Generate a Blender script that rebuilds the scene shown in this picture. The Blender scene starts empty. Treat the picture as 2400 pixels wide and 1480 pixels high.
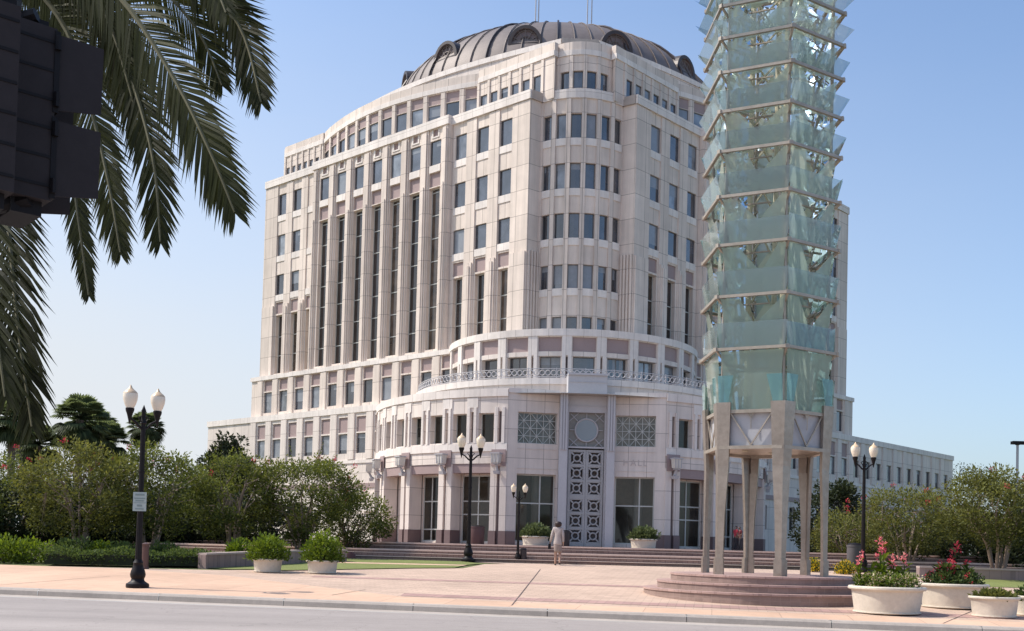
import bpy, math, random
from mathutils import Vector, Matrix, Quaternion
rnd = random.Random(11)
sc = bpy.context.scene
COL = sc.collection
EYE = 1.6                      # camera height; all building code below measures z from eye level
rad = math.radians

# ------------------------------------------------------------------ camera
F, PH, ROLL, PITCH, PX = 2565.5, 1200.0, 0.0251, rad(1.78355), 1289.7
def ray(x, y):
    dx, dy = x-PX, y-PH
    u = dx*math.cos(ROLL)+dy*math.sin(ROLL); v = -dx*math.sin(ROLL)+dy*math.cos(ROLL)
    a, b = u/F, -v/F
    Y = math.cos(PITCH)-b*math.sin(PITCH); Z = math.sin(PITCH)+b*math.cos(PITCH)
    return Vector((a/Y, 1.0, Z/Y))
def at(x, y, Y): return ray(x, y)*Y
def gz(Y): return min(-2.35+.039*Y, -.69)
def gnd(x, y):
    d = ray(x, y); k = -2.35/(d.z-.039)
    return d*k
cam = bpy.data.cameras.new('camera'); co = bpy.data.objects.new('camera', cam); COL.objects.link(co)
cam.sensor_width = 36; cam.lens = 36*F/2400; cam.shift_x = (1200-PX)/2400; cam.shift_y = (PH-740)/2400
cam.clip_end = 5000; cam.clip_start = .05
co.matrix_world = Matrix.Translation((0, 0, EYE)) @ Matrix.Rotation(rad(90)+PITCH, 4, 'X') @ Matrix.Rotation(ROLL, 4, 'Z')
sc.camera = co

# ------------------------------------------------------------------ mesh builder
class MB:
    def __init__(s): s.v = []; s.f = []; s.m = []; s.uv = []; s.hasuv = False
    def add(s, vs, fs, m=0, uvs=None):
        o = len(s.v); s.v.extend([tuple(v) for v in vs])
        for i, f in enumerate(fs):
            s.f.append(tuple(o+k for k in f)); s.m.append(m)
            if uvs: s.uv.append(uvs[i]); s.hasuv = True
            else: s.uv.append(None)
    def quad(s, a, b, c, d, m=0, uv=None): s.add([a, b, c, d], [(0, 1, 2, 3)], m, [uv] if uv else None)
    def box(s, c, d, m=0, rot=0, taper=1.0):
        x, y, z = c; a, b, h = d[0]/2, d[1]/2, d[2]/2
        vs = []
        for k, t in ((-h, 1.0), (h, taper)):
            for i, j in ((-a, -b), (a, -b), (a, b), (-a, b)):
                i *= t; j *= t
                vs.append((x+i*math.cos(rot)-j*math.sin(rot), y+i*math.sin(rot)+j*math.cos(rot), z+k))
        s.add(vs, [(3, 2, 1, 0), (4, 5, 6, 7), (0, 1, 5, 4), (1, 2, 6, 5), (2, 3, 7, 6), (3, 0, 4, 7)], m)
    def bar(s, p, q, w, h, m=0, up=(0, 0, 1)):
        p, q = Vector(p), Vector(q); d = (q-p).normalized(); up = Vector(up)
        sd = d.cross(up)
        if sd.length < 1e-4: sd = d.cross(Vector((1, 0, 0)))
        sd.normalize(); u = sd.cross(d).normalized()
        vs = []
        for e in (p, q):
            for i, j in ((-1, -1), (1, -1), (1, 1), (-1, 1)): vs.append(e+sd*(i*w/2)+u*(j*h/2))
        s.add(vs, [(3, 2, 1, 0), (4, 5, 6, 7), (0, 1, 5, 4), (1, 2, 6, 5), (2, 3, 7, 6), (3, 0, 4, 7)], m)
    def tube(s, pts, r, n=8, m=0, cap=True):
        pts = [Vector(p) for p in pts]
        if not isinstance(r, (list, tuple)): r = [r]*len(pts)
        vs = []; ref = Vector((.13, .9, .31))
        for i, p in enumerate(pts):
            d = (pts[min(i+1, len(pts)-1)]-pts[max(i-1, 0)])
            d = d.normalized() if d.length > 1e-9 else Vector((0, 0, 1))
            a = d.cross(ref)
            if a.length < .05: a = d.cross(Vector((1, 0, 0)))
            a.normalize(); b = d.cross(a)
            for k in range(n):
                w = 2*math.pi*k/n; vs.append(p+(a*math.cos(w)+b*math.sin(w))*r[i])
        fs = []
        for i in range(len(pts)-1):
            for k in range(n): fs.append((i*n+k, i*n+(k+1) % n, (i+1)*n+(k+1) % n, (i+1)*n+k))
        if cap: fs.append(tuple(range(n-1, -1, -1))); fs.append(tuple((len(pts)-1)*n+k for k in range(n)))
        s.add(vs, fs, m)
    def lathe(s, prof, n=24, c=(0, 0, 0), m=0, a0=0.0, a1=2*math.pi, sx=1.0, sy=1.0):
        full = abs(a1-a0-2*math.pi) < 1e-6; k = n if full else n+1
        vs = [(c[0]+sx*r*math.cos(a0+(a1-a0)*i/n), c[1]+sy*r*math.sin(a0+(a1-a0)*i/n), c[2]+z) for r, z in prof for i in range(k)]
        fs = []
        for j in range(len(prof)-1):
            for i in range(n): fs.append((j*k+i, j*k+(i+1) % k, (j+1)*k+(i+1) % k, (j+1)*k+i))
        s.add(vs, fs, m)
    def poly(s, pts, z0, z1, m=0, mt=None):
        n = len(pts); vs = [(p[0], p[1], z0) for p in pts]+[(p[0], p[1], z1) for p in pts]
        s.add(vs, [(i, (i+1) % n, n+(i+1) % n, n+i) for i in range(n)], m)
        s.add([(p[0], p[1], z1) for p in pts], [tuple(range(n))], m if mt is None else mt)
    def ring(s, c, ax, r, t, n=20, k=6, m=0):
        ax = Vector(ax).normalized(); a = ax.cross(Vector((0, 0, 1)))
        if a.length < .01: a = Vector((1, 0, 0))
        a.normalize(); b = ax.cross(a); c = Vector(c)
        vs = []
        for i in range(n):
            w = 2*math.pi*i/n; d = a*math.cos(w)+b*math.sin(w)
            for j in range(k):
                q = 2*math.pi*j/k; vs.append(c+d*(r+t*math.cos(q))+ax*(t*math.sin(q)))
        s.add(vs, [(i*k+j, ((i+1) % n)*k+j, ((i+1) % n)*k+(j+1) % k, i*k+(j+1) % k) for i in range(n) for j in range(k)], m)
    def build(s, name, mats, parent=None, smooth=None, local=False):
        me = bpy.data.meshes.new(name)
        off = Vector((0, 0, -EYE))
        if parent is not None:
            off = Vector(parent.location)
            p = parent.parent
            while p is not None: off += Vector(p.location); p = p.parent
            off -= Vector((0, 0, EYE))
        if local: vs = s.v
        elif parent is None: vs = [(v[0], v[1], v[2]+EYE) for v in s.v]
        else: vs = [(v[0]-off.x, v[1]-off.y, v[2]-off.z) for v in s.v]
        me.from_pydata(vs, [], s.f)
        if not isinstance(mats, (list, tuple)): mats = [mats]
        for m in mats: me.materials.append(m)
        me.polygons.foreach_set('material_index', s.m)
        if s.hasuv:
            ul = me.uv_layers.new(name='UVMap'); buf = []
            for f, u in zip(s.f, s.uv):
                if u is None: buf.extend([0.0]*(2*len(f)))
                else:
                    for q in u: buf.extend(q)
            ul.data.foreach_set('uv', buf)
        me.update()
        if smooth:
            me.polygons.foreach_set('use_smooth', [True]*len(s.f)); me.set_sharp_from_angle(angle=rad(smooth))
        o = bpy.data.objects.new(name, me); COL.objects.link(o)
        if parent is not None: o.parent = parent
        return o

def tag(o, label=None, cat=None, group=None, kind=None):
    if label: o['label'] = label
    if cat: o['category'] = cat
    if group: o['group'] = group
    if kind: o['kind'] = kind
    return o
def thing(name, label, cat, loc, rz=0, group=None, rel=True):
    o = bpy.data.objects.new(name, None); COL.objects.link(o); o.empty_display_size = .3
    o.location = (loc[0], loc[1], loc[2]+(EYE if rel else 0)); o.rotation_euler = (0, 0, rz)
    return tag(o, label, cat, group)
def dup(root, loc, rz, label, scale=1.0):
    r = root.copy(); COL.objects.link(r); r.location = (loc[0], loc[1], loc[2]+EYE); r.rotation_euler = (0, 0, rz)
    r.scale = (scale,)*3; r['label'] = label
    for ch in list(root.children):
        c = ch.copy(); COL.objects.link(c); c.parent = r
        for g in list(ch.children):
            d = g.copy(); COL.objects.link(d); d.parent = c
    return r

# ------------------------------------------------------------------ materials
def mat(name, colr, rough=.7, metal=0.0, spec=.5, noise=None, bump=None, coat=0.0):
    m = bpy.data.materials.new(name); m.use_nodes = True; nt = m.node_tree
    b = nt.nodes['Principled BSDF']
    b.inputs['Base Color'].default_value = (*colr, 1); b.inputs['Roughness'].default_value = rough
    b.inputs['Metallic'].default_value = metal; b.inputs['Specular IOR Level'].default_value = spec
    if coat: b.inputs['Coat Weight'].default_value = coat
    if noise:
        tc = nt.nodes.new('ShaderNodeTexCoord'); acc = None
        for sc_, amt in (noise if isinstance(noise[0], tuple) else [noise]):
            n = nt.nodes.new('ShaderNodeTexNoise'); n.inputs['Scale'].default_value = sc_; n.inputs['Detail'].default_value = 5
            n.inputs['Roughness'].default_value = .65
            nt.links.new(tc.outputs['Object'], n.inputs['Vector'])
            mp = nt.nodes.new('ShaderNodeMapRange'); mp.inputs['From Min'].default_value = .25; mp.inputs['From Max'].default_value = .75
            mp.inputs['To Min'].default_value = 1-amt; mp.inputs['To Max'].default_value = 1+amt
            nt.links.new(n.outputs['Fac'], mp.inputs['Value'])
            if acc is None: acc = mp.outputs[0]
            else:
                mu = nt.nodes.new('ShaderNodeMath'); mu.operation = 'MULTIPLY'
                nt.links.new(acc, mu.inputs[0]); nt.links.new(mp.outputs[0], mu.inputs[1]); acc = mu.outputs[0]
        vm = nt.nodes.new('ShaderNodeVectorMath'); vm.operation = 'SCALE'; vm.inputs[0].default_value = colr
        nt.links.new(acc, vm.inputs['Scale']); nt.links.new(vm.outputs[0], b.inputs['Base Color'])
        if bump:
            n = nt.nodes.new('ShaderNodeTexNoise'); n.inputs['Scale'].default_value = bump[0]; n.inputs['Detail'].default_value = 4
            nt.links.new(tc.outputs['Object'], n.inputs['Vector'])
            bp = nt.nodes.new('ShaderNodeBump'); bp.inputs['Strength'].default_value = bump[1]; bp.inputs['Distance'].default_value = .03
            nt.links.new(n.outputs['Fac'], bp.inputs['Height']); nt.links.new(bp.outputs['Normal'], b.inputs['Normal'])
    return m

def brickmat(name, colr, bw, rh, mortar, msize, var=.06, offset=0.0, rough=.75, src='UV', grime=.1, rot=0.0, gscale=.35, streak=0):
    m = bpy.data.materials.new(name); m.use_nodes = True; nt = m.node_tree; b = nt.nodes['Principled BSDF']
    b.inputs['Roughness'].default_value = rough; b.inputs['Specular IOR Level'].default_value = .3
    tc = nt.nodes.new('ShaderNodeTexCoord'); mpg = nt.nodes.new('ShaderNodeMapping'); mpg.inputs['Rotation'].default_value = (0, 0, rot)
    nt.links.new(tc.outputs[src], mpg.inputs['Vector'])
    br = nt.nodes.new('ShaderNodeTexBrick'); br.offset = offset; br.squash = 1
    br.inputs['Scale'].default_value = 1; br.inputs['Brick Width'].default_value = bw; br.inputs['Row Height'].default_value = rh
    br.inputs['Mortar Size'].default_value = msize; br.inputs['Mortar Smooth'].default_value = .3
    br.inputs['Color1'].default_value = (*[c*(1-var) for c in colr], 1); br.inputs['Color2'].default_value = (*[c*(1+var) for c in colr], 1)
    br.inputs['Mortar'].default_value = (*mortar, 1)
    nt.links.new(mpg.outputs[0], br.inputs['Vector'])
    acc = br.outputs['Color']
    for s_, amt in ((gscale, grime), (gscale*9, grime*.6), (26, .05)):
        n = nt.nodes.new('ShaderNodeTexNoise'); n.inputs['Scale'].default_value = s_; n.inputs['Detail'].default_value = 6
        nt.links.new(tc.outputs['Object'], n.inputs['Vector'])
        mp = nt.nodes.new('ShaderNodeMapRange'); mp.inputs['From Min'].default_value = .3; mp.inputs['From Max'].default_value = .7
        mp.inputs['To Min'].default_value = 1-amt; mp.inputs['To Max'].default_value = 1+amt
        nt.links.new(n.outputs['Fac'], mp.inputs['Value'])
        vm = nt.nodes.new('ShaderNodeVectorMath'); vm.operation = 'SCALE'
        nt.links.new(acc, vm.inputs[0]); nt.links.new(mp.outputs[0], vm.inputs['Scale']); acc = vm.outputs[0]
    if streak:
        ms_ = nt.nodes.new('ShaderNodeMapping'); ms_.inputs['Scale'].default_value = (1.6, 1.6, .10); nt.links.new(tc.outputs['Object'], ms_.inputs['Vector'])
        n = nt.nodes.new('ShaderNodeTexNoise'); n.inputs['Scale'].default_value = 1; n.inputs['Detail'].default_value = 7; n.inputs['Roughness'].default_value = .7; nt.links.new(ms_.outputs[0], n.inputs['Vector'])
        mp = nt.nodes.new('ShaderNodeMapRange'); mp.inputs['From Min'].default_value = .35; mp.inputs['From Max'].default_value = .7; mp.inputs['To Min'].default_value = 1+streak*.4; mp.inputs['To Max'].default_value = 1-streak
        nt.links.new(n.outputs['Fac'], mp.inputs['Value']); vm = nt.nodes.new('ShaderNodeVectorMath'); vm.operation = 'SCALE'
        nt.links.new(acc, vm.inputs[0]); nt.links.new(mp.outputs[0], vm.inputs['Scale']); acc = vm.outputs[0]
    nt.links.new(acc, b.inputs['Base Color'])
    return m

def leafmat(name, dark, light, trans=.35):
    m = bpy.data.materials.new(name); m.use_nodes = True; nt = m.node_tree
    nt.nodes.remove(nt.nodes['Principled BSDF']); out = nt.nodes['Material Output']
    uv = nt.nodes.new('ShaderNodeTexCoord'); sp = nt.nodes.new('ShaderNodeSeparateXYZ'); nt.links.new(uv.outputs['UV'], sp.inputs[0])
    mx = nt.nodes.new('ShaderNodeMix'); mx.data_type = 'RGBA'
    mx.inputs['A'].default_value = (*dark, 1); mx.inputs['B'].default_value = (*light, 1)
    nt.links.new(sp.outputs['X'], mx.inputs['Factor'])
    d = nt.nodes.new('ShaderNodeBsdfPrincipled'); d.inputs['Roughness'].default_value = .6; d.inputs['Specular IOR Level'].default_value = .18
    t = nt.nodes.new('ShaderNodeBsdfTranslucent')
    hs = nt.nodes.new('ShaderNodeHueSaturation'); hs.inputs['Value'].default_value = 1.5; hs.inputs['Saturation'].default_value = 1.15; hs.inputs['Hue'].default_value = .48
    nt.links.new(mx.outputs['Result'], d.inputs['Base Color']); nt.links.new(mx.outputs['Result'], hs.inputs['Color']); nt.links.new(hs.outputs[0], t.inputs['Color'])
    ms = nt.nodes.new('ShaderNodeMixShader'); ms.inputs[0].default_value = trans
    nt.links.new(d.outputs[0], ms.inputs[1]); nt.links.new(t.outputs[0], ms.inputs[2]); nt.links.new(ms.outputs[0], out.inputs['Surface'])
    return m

def winglass(name, dark, blind, share, spec=.8):
    m = bpy.data.materials.new(name); m.use_nodes = True; nt = m.node_tree; b = nt.nodes['Principled BSDF']
    b.inputs['Roughness'].default_value = .06; b.inputs['Specular IOR Level'].default_value = spec; b.inputs['IOR'].default_value = 1.7
    oi = nt.nodes.new('ShaderNodeObjectInfo'); cr = nt.nodes.new('ShaderNodeValToRGB')
    cr.color_ramp.interpolation = 'LINEAR'; e = cr.color_ramp.elements
    e[0].position = 0; e[0].color = (*[c*.6 for c in dark], 1); e[1].position = 1-share; e[1].color = (*[c*1.5 for c in dark], 1)
    k = e.new(min(.999, 1-share+.02)); k.color = (*[c*.6 for c in blind], 1); k = e.new(1.0); k.color = (*blind, 1)
    nt.links.new(oi.outputs['Random'], cr.inputs['Fac'])
    tc = nt.nodes.new('ShaderNodeTexCoord'); n = nt.nodes.new('ShaderNodeTexNoise'); n.inputs['Scale'].default_value = .9; n.inputs['Detail'].default_value = 2
    nt.links.new(tc.outputs['Object'], n.inputs['Vector'])
    mp = nt.nodes.new('ShaderNodeMapRange'); mp.inputs['From Min'].default_value = .35; mp.inputs['From Max'].default_value = .65; mp.inputs['To Min'].default_value = .5; mp.inputs['To Max'].default_value = 1.3
    nt.links.new(n.outputs['Fac'], mp.inputs['Value'])
    vm = nt.nodes.new('ShaderNodeVectorMath'); vm.operation = 'SCALE'
    nt.links.new(cr.outputs[0], vm.inputs[0]); nt.links.new(mp.outputs[0], vm.inputs['Scale']); nt.links.new(vm.outputs[0], b.inputs['Base Color'])
    # slightly uneven panes
    bp = nt.nodes.new('ShaderNodeBump'); bp.inputs['Strength'].default_value = .04; bp.inputs['Distance'].default_value = .05
    nt.links.new(n.outputs['Fac'], bp.inputs['Height']); nt.links.new(bp.outputs[0], b.inputs['Normal'])
    return m

def sheetglass(name, tint, body, opac, gloss=.55):
    m = bpy.data.materials.new(name); m.use_nodes = True; nt = m.node_tree
    nt.nodes.remove(nt.nodes['Principled BSDF']); out = nt.nodes['Material Output']
    t = nt.nodes.new('ShaderNodeBsdfTransparent'); t.inputs[0].default_value = (*tint, 1)
    d = nt.nodes.new('ShaderNodeBsdfDiffuse'); d.inputs[0].default_value = (*body, 1)
    tl = nt.nodes.new('ShaderNodeBsdfTranslucent'); tl.inputs[0].default_value = (*body, 1)
    g = nt.nodes.new('ShaderNodeBsdfGlossy'); g.inputs['Roughness'].default_value = .03; g.inputs[0].default_value = (.9, .95, .95, 1)
    m1 = nt.nodes.new('ShaderNodeMixShader'); m1.inputs[0].default_value = .5
    nt.links.new(d.outputs[0], m1.inputs[1]); nt.links.new(tl.outputs[0], m1.inputs[2])
    m2 = nt.nodes.new('ShaderNodeMixShader'); m2.inputs[0].default_value = opac
    nt.links.new(t.outputs[0], m2.inputs[1]); nt.links.new(m1.outputs[0], m2.inputs[2])
    fr = nt.nodes.new('ShaderNodeFresnel'); fr.inputs[0].default_value = 1.5
    mu = nt.nodes.new('ShaderNodeMath'); mu.operation = 'MULTIPLY'; mu.inputs[1].default_value = gloss*2.2; mu.use_clamp = True; nt.links.new(fr.outputs[0], mu.inputs[0])
    m3 = nt.nodes.new('ShaderNodeMixShader'); nt.links.new(mu.outputs[0], m3.inputs[0])
    nt.links.new(m2.outputs[0], m3.inputs[1]); nt.links.new(g.outputs[0], m3.inputs[2]); nt.links.new(m3.outputs[0], out.inputs['Surface'])
    return m

STONE = brickmat('limestone', (.70, .597, .522), 1.3, 2.02, (.29, .24, .205), .022, var=.07, grime=.08, gscale=.12, streak=.18)
STONE2 = brickmat('limestone_pale', (.71, .622, .56), 1.3, 2.02, (.33, .28, .25), .020, var=.05, grime=.07, gscale=.12, streak=.15)
TRIM = brickmat('limestone_trim', (.76, .685, .63), 1.3, 9.0, (.42, .36, .32), .016, var=.04, grime=.07, gscale=.3, streak=.14)
MAROON = mat('rose_granite', (.335, .245, .235), .6, noise=((.5, .07), (18, .09)))
BASEG = mat('dark_rose_granite', (.17, .115, .11), .5, noise=((.6, .1), (20, .12)))
PGREY = mat('grey_marble', (.50, .48, .49), .5, noise=((.5, .06), (7, .05)))
FRAME = mat('window_frame', (.16, .15, .15), .5)
FRAMEL = mat('pale_metal_frame', (.50, .50, .47), .45, .2)
GLASS = winglass('window_glass', (.038, .043, .056), (.24, .26, .29), .26, spec=1.0)
GLASSD = winglass('dark_glass', (.022, .018, .018), (.10, .07, .05), .22, spec=.55)
SCREENG = winglass('screen_glass', (.17, .155, .13), (.25, .23, .19), .4, spec=.5)

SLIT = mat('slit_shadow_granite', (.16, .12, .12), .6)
COPPER = mat('weathered_copper', (.165, .135, .125), .6, .15, noise=((.15, .22), (1.5, .15)))
COPPERD = mat('dark_copper', (.055, .042, .04), .5, .2, noise=((2, .2), (9, .1)))
GRILLE = mat('grey_grille_metal', (.40, .39, .39), .5, .1, noise=((1.5, .08), (12, .05)))
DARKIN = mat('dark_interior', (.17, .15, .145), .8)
ROOFM = mat('roof_gravel', (.4, .38, .35), .9, noise=((1, .1), (9, .1)))
RAILM = mat('painted_rail', (.46, .44, .45), .5)
BLACK = mat('black_lamp_paint', (.010, .007, .0075), .5, spec=.22, noise=((2, .2), (14, .15)))
GLOBE = mat('acorn_globe', (.80, .70, .57), .35, noise=((4, .06), (20, .03)))
GLOBET = mat('acorn_globe_crown', (.66, .47, .30), .35)
STEEL = mat('brushed_steel', (.335, .285, .245), .34, .72, noise=((.8, .2), (7, .16)), bump=(9, .15))
STEELB = mat('bronze_steel', (.36, .31, .255), .45, .45, noise=((1, .18), (8, .12)))
CONC = mat('planter_concrete', (.60, .53, .44), .8, noise=((1.2, .1), (9, .09)), bump=(40, .2))
SOIL = mat('soil', (.06, .04, .03), .95, noise=((3, .3), (20, .3)))
BARK = mat('crape_bark', (.21, .155, .12), .8, noise=((2, .2), (12, .2)))
BARKD = mat('dark_bark', (.12, .09, .07), .9, noise=((2, .2), (12, .2)))
LEAF1 = leafmat('crape_leaf', (.032, .044, .011), (.195, .225, .058))
LEAF2 = leafmat('crape_leaf_warm', (.038, .046, .012), (.215, .225, .064))
LEAFD = leafmat('magnolia_leaf', (.010, .017, .007), (.048, .060, .024), .15)
LEAFH = leafmat('hedge_leaf', (.022, .040, .012), (.115, .16, .05))
LEAFB = leafmat('bright_leaf', (.045, .075, .012), (.17, .24, .04))
LEAFG = leafmat('grey_green_leaf', (.040, .058, .022), (.150, .185, .082), .3)
LEAFP = leafmat('sabal_leaf', (.035, .052, .022), (.17, .21, .095), .45)
FROND = leafmat('date_frond', (.012, .015, .005), (.066, .072, .024), .32)
RACHIS = mat('frond_rachis', (.13, .12, .06), .6)
PETALR = leafmat('red_petal', (.38, .03, .04), (.72, .13, .12), .3)
PETALP = leafmat('pink_petal', (.62, .12, .15), (.85, .34, .30), .35)
PETALY = leafmat('yellow_petal', (.60, .40, .02), (.85, .68, .05), .3)
PETALW = leafmat('cream_petal', (.45, .36, .20), (.80, .72, .50), .3)
SIGW = mat('signal_black', (.010, .008, .009), .6, spec=.2, noise=((3, .15), (20, .1)))
SIGG = mat('signal_dark_grey', (.034, .028, .029), .7, spec=.15, noise=((2, .12), (15, .1)))
LENS = mat('dark_lens', (.02, .03, .06), .1, spec=.9)

LOBBY = sheetglass('lobby_glass', (.66, .64, .61), (.2, .2, .18), .10, .5)
INWALL = mat('lobby_wall', (.34, .26, .20), .7, noise=((.5, .15), (4, .1)))
INCOL = mat('lobby_column', (.52, .50, .46), .6)
BLIND = mat('window_blind', (.23, .245, .27), .12, spec=.8, noise=((1.2, .15), (7, .05)))
# ------------------------------------------------------------------ facade tools
def lin(P, u, n):
    def S(t, o): return (P[0]+u[0]*t+n[0]*o, P[1]+u[1]*t+n[1]*o)
    S.k = 1.0; S.step = None; return S
def cyl(C, R):
    def S(t, o):
        a = rad(t); x, y = (R+o)*math.sin(a), (R+o)*math.cos(a)
        return (C[0]+PERP[0]*x+NF[0]*y, C[1]+PERP[1]*x+NF[1]*y)
    S.k = rad(1)*R; S.step = max(1.0, 70/R/1.6); return S
def shift(S0, d):
    def S(t, o): return S0(t, o+d)
    S.k = S0.k; S.step = S0.step; return S
def bowed(S0, fn, step):
    def S(t, o): return S0(t, o+fn(t))
    S.k = 1.0; S.step = step; return S
def cuts(S, t0, t1):
    if not S.step: return [t0, t1]
    n = max(1, int(math.ceil((t1-t0)/S.step-1e-6))); return [t0+(t1-t0)*i/n for i in range(n+1)]
def V3(S, t, o, z): x, y = S(t, o); return (x, y, z)
def sbox(mb, S, t0, t1, z0, z1, n0, n1, m=0):
    ts = cuts(S, t0, t1); k = S.k
    for a, b in zip(ts, ts[1:]):
        u = lambda c, d, e, f: ((c*k, d), (e*k, d), (e*k, f), (c*k, f))
        mb.quad(V3(S, a, n1, z0), V3(S, b, n1, z0), V3(S, b, n1, z1), V3(S, a, n1, z1), m, u(a, z0, b, z1))
        mb.quad(V3(S, a, n0, z1), V3(S, a, n1, z1), V3(S, b, n1, z1), V3(S, b, n0, z1), m, u(a, .1, b, .3))
        mb.quad(V3(S, a, n0, z0), V3(S, b, n0, z0), V3(S, b, n1, z0), V3(S, a, n1, z0), m, u(a, .1, b, .3))
    for t in (t0, t1):
        mb.quad(V3(S, t, n0, z0), V3(S, t, n1, z0), V3(S, t, n1, z1), V3(S, t, n0, z1), m, ((.1, z0), (.1+n1-n0, z0), (.1+n1-n0, z1), (.1, z1)))
def facade(mb, S, t0, t1, z0, z1, ops, m=0, wins=None):
    ts = {round(t, 5) for t in cuts(S, t0, t1)}; zs = {z0, z1}
    ops = [o for o in ops if o['t'][0] > t0-1e-6 and o['t'][1] < t1+1e-6]
    for o in ops: ts |= {round(o['t'][0], 5), round(o['t'][1], 5)}; zs |= {o['z'][0], o['z'][1]}
    ts = sorted(ts); zs = sorted(zs); k = S.k
    for i in range(len(ts)-1):
        for j in range(len(zs)-1):
            tc, zc = (ts[i]+ts[i+1])/2, (zs[j]+zs[j+1])/2
            if any(o['t'][0] < tc < o['t'][1] and o['z'][0] < zc < o['z'][1] for o in ops): continue
            a, b, c, d = ts[i], ts[i+1], zs[j], zs[j+1]
            mb.quad(V3(S, a, 0, c), V3(S, b, 0, c), V3(S, b, 0, d), V3(S, a, 0, d), m, ((a*k, c), (b*k, c), (b*k, d), (a*k, d)))
    for o in ops:
        (a, b), (c, d), e = o['t'], o['z'], -o['d']; rm = o.get('rm', m)
        for t in (a, b): mb.quad(V3(S, t, 0, c), V3(S, t, e, c), V3(S, t, e, d), V3(S, t, 0, d), rm, ((.2, c), (.2+o['d'], c), (.2+o['d'], d), (.2, d)))
        tt = [t for t in ts if a-3e-5 <= t <= b+3e-5]
        for p, q in zip(tt, tt[1:]):
            for z in (c, d): mb.quad(V3(S, p, 0, z), V3(S, q, 0, z), V3(S, q, e, z), V3(S, p, e, z), rm, ((p*k, .2), (q*k, .2), (q*k, .5), (p*k, .5)))
            if o.get('m') is not None: mb.quad(V3(S, p, e, c), V3(S, q, e, c), V3(S, q, e, d), V3(S, p, e, d), o['m'], ((p*k, c), (q*k, c), (q*k, d), (p*k, d)))
        if o.get('g') and wins is not None: wins.append((S, o))
def window(S, o, parent):
    mb = MB(); (a, b), (c, d), e = o['t'], o['z'], -o['d']; k = S.k; fw = o.get('fw', .055); ft = fw/k
    ts = cuts(S, a, b)
    for p, q in zip(ts, ts[1:]): mb.quad(V3(S, p, e, c), V3(S, q, e, c), V3(S, q, e, d), V3(S, p, e, d), 0)
    f1 = e+.05
    if o['g'] == 'g' and rnd.random() < .42:      # a blind drawn part of the way down
        zb_ = d-(d-c)*rnd.choice((.25, .45, .6, .8, 1.0)); h0 = rnd.choice((0, 0, .5)); 
        for p, q in zip(ts, ts[1:]):
            q2 = p+(q-p)*(1-h0); mb.quad(V3(S, p, e+.006, zb_), V3(S, q2, e+.006, zb_), V3(S, q2, e+.006, d), V3(S, p, e+.006, d), 2)
    sbox(mb, S, a, a+ft, c, d, e+.002, f1, 1); sbox(mb, S, b-ft, b, c, d, e+.002, f1, 1)
    sbox(mb, S, a+ft, b-ft, c, c+fw, e+.002, f1, 1); sbox(mb, S, a+ft, b-ft, d-fw, d, e+.002, f1, 1)
    for z in o.get('hz', []): sbox(mb, S, a+ft, b-ft, z-fw/2, z+fw/2, e+.002, f1, 1)
    for t in o.get('vt', []): sbox(mb, S, t-ft/2, t+ft/2, c+fw, d-fw, e+.002, f1+.004, 1)
    g = {'g': (GLASS, FRAME), 'd': (GLASSD, FRAMEL), 'l': (LOBBY, FRAMEL), 'x': (SCREENG, FRAMEL)}[o['g']]
    return mb.build(o.get('name', 'window'), list(g)+[BLIND], parent)

# ------------------------------------------------------------------ the city building
A = rad(48.29)
UL = (-math.sin(A), math.cos(A)); UR = (math.cos(A), math.sin(A)); NL = (-UR[0], -UR[1]); NR = (-UL[0], -UL[1])
P1 = (-2.324, 86.0); Q1 = (P1[0]+5.934*(UR[0]-UL[0]), P1[1]+5.934*(UR[1]-UL[1]))
NF = (.0573, -.9984); PERP = (.9984, .0573)
AX = ((P1[0]+Q1[0])/2, (P1[1]+Q1[1])/2)
def axis(k, lat=0.0): return (AX[0]-NF[0]*k+PERP[0]*lat, AX[1]-NF[1]*k+PERP[1]*lat)
SL, SR = lin(P1, UL, NL), lin(Q1, UR, NR)
RC = axis(5.0)                                         # rotunda centre
BC = axis(3.9)                                         # rounded corner centre
hall = thing('office_building', 'tall pale limestone building with ribbed dark dome, rounded corner and curved entrance rotunda', 'building', (RC[0], RC[1], 0))
def hp(mb, name, mats, smooth=None): return mb.build(name, mats, hall, smooth)
WM = [STONE, MAROON, TRIM, SLIT, STONE2, BASEG, PGREY, mat('bronze_screen', (.25, .235, .215), .5, .2, noise=((3, .15), (15, .1)))]
wins = []
SIDE = [2.67, 5.33, 7.95, 28.72, 31.2, 33.72]; CEN = [10.74+2.597*k for k in range(7)]
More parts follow.
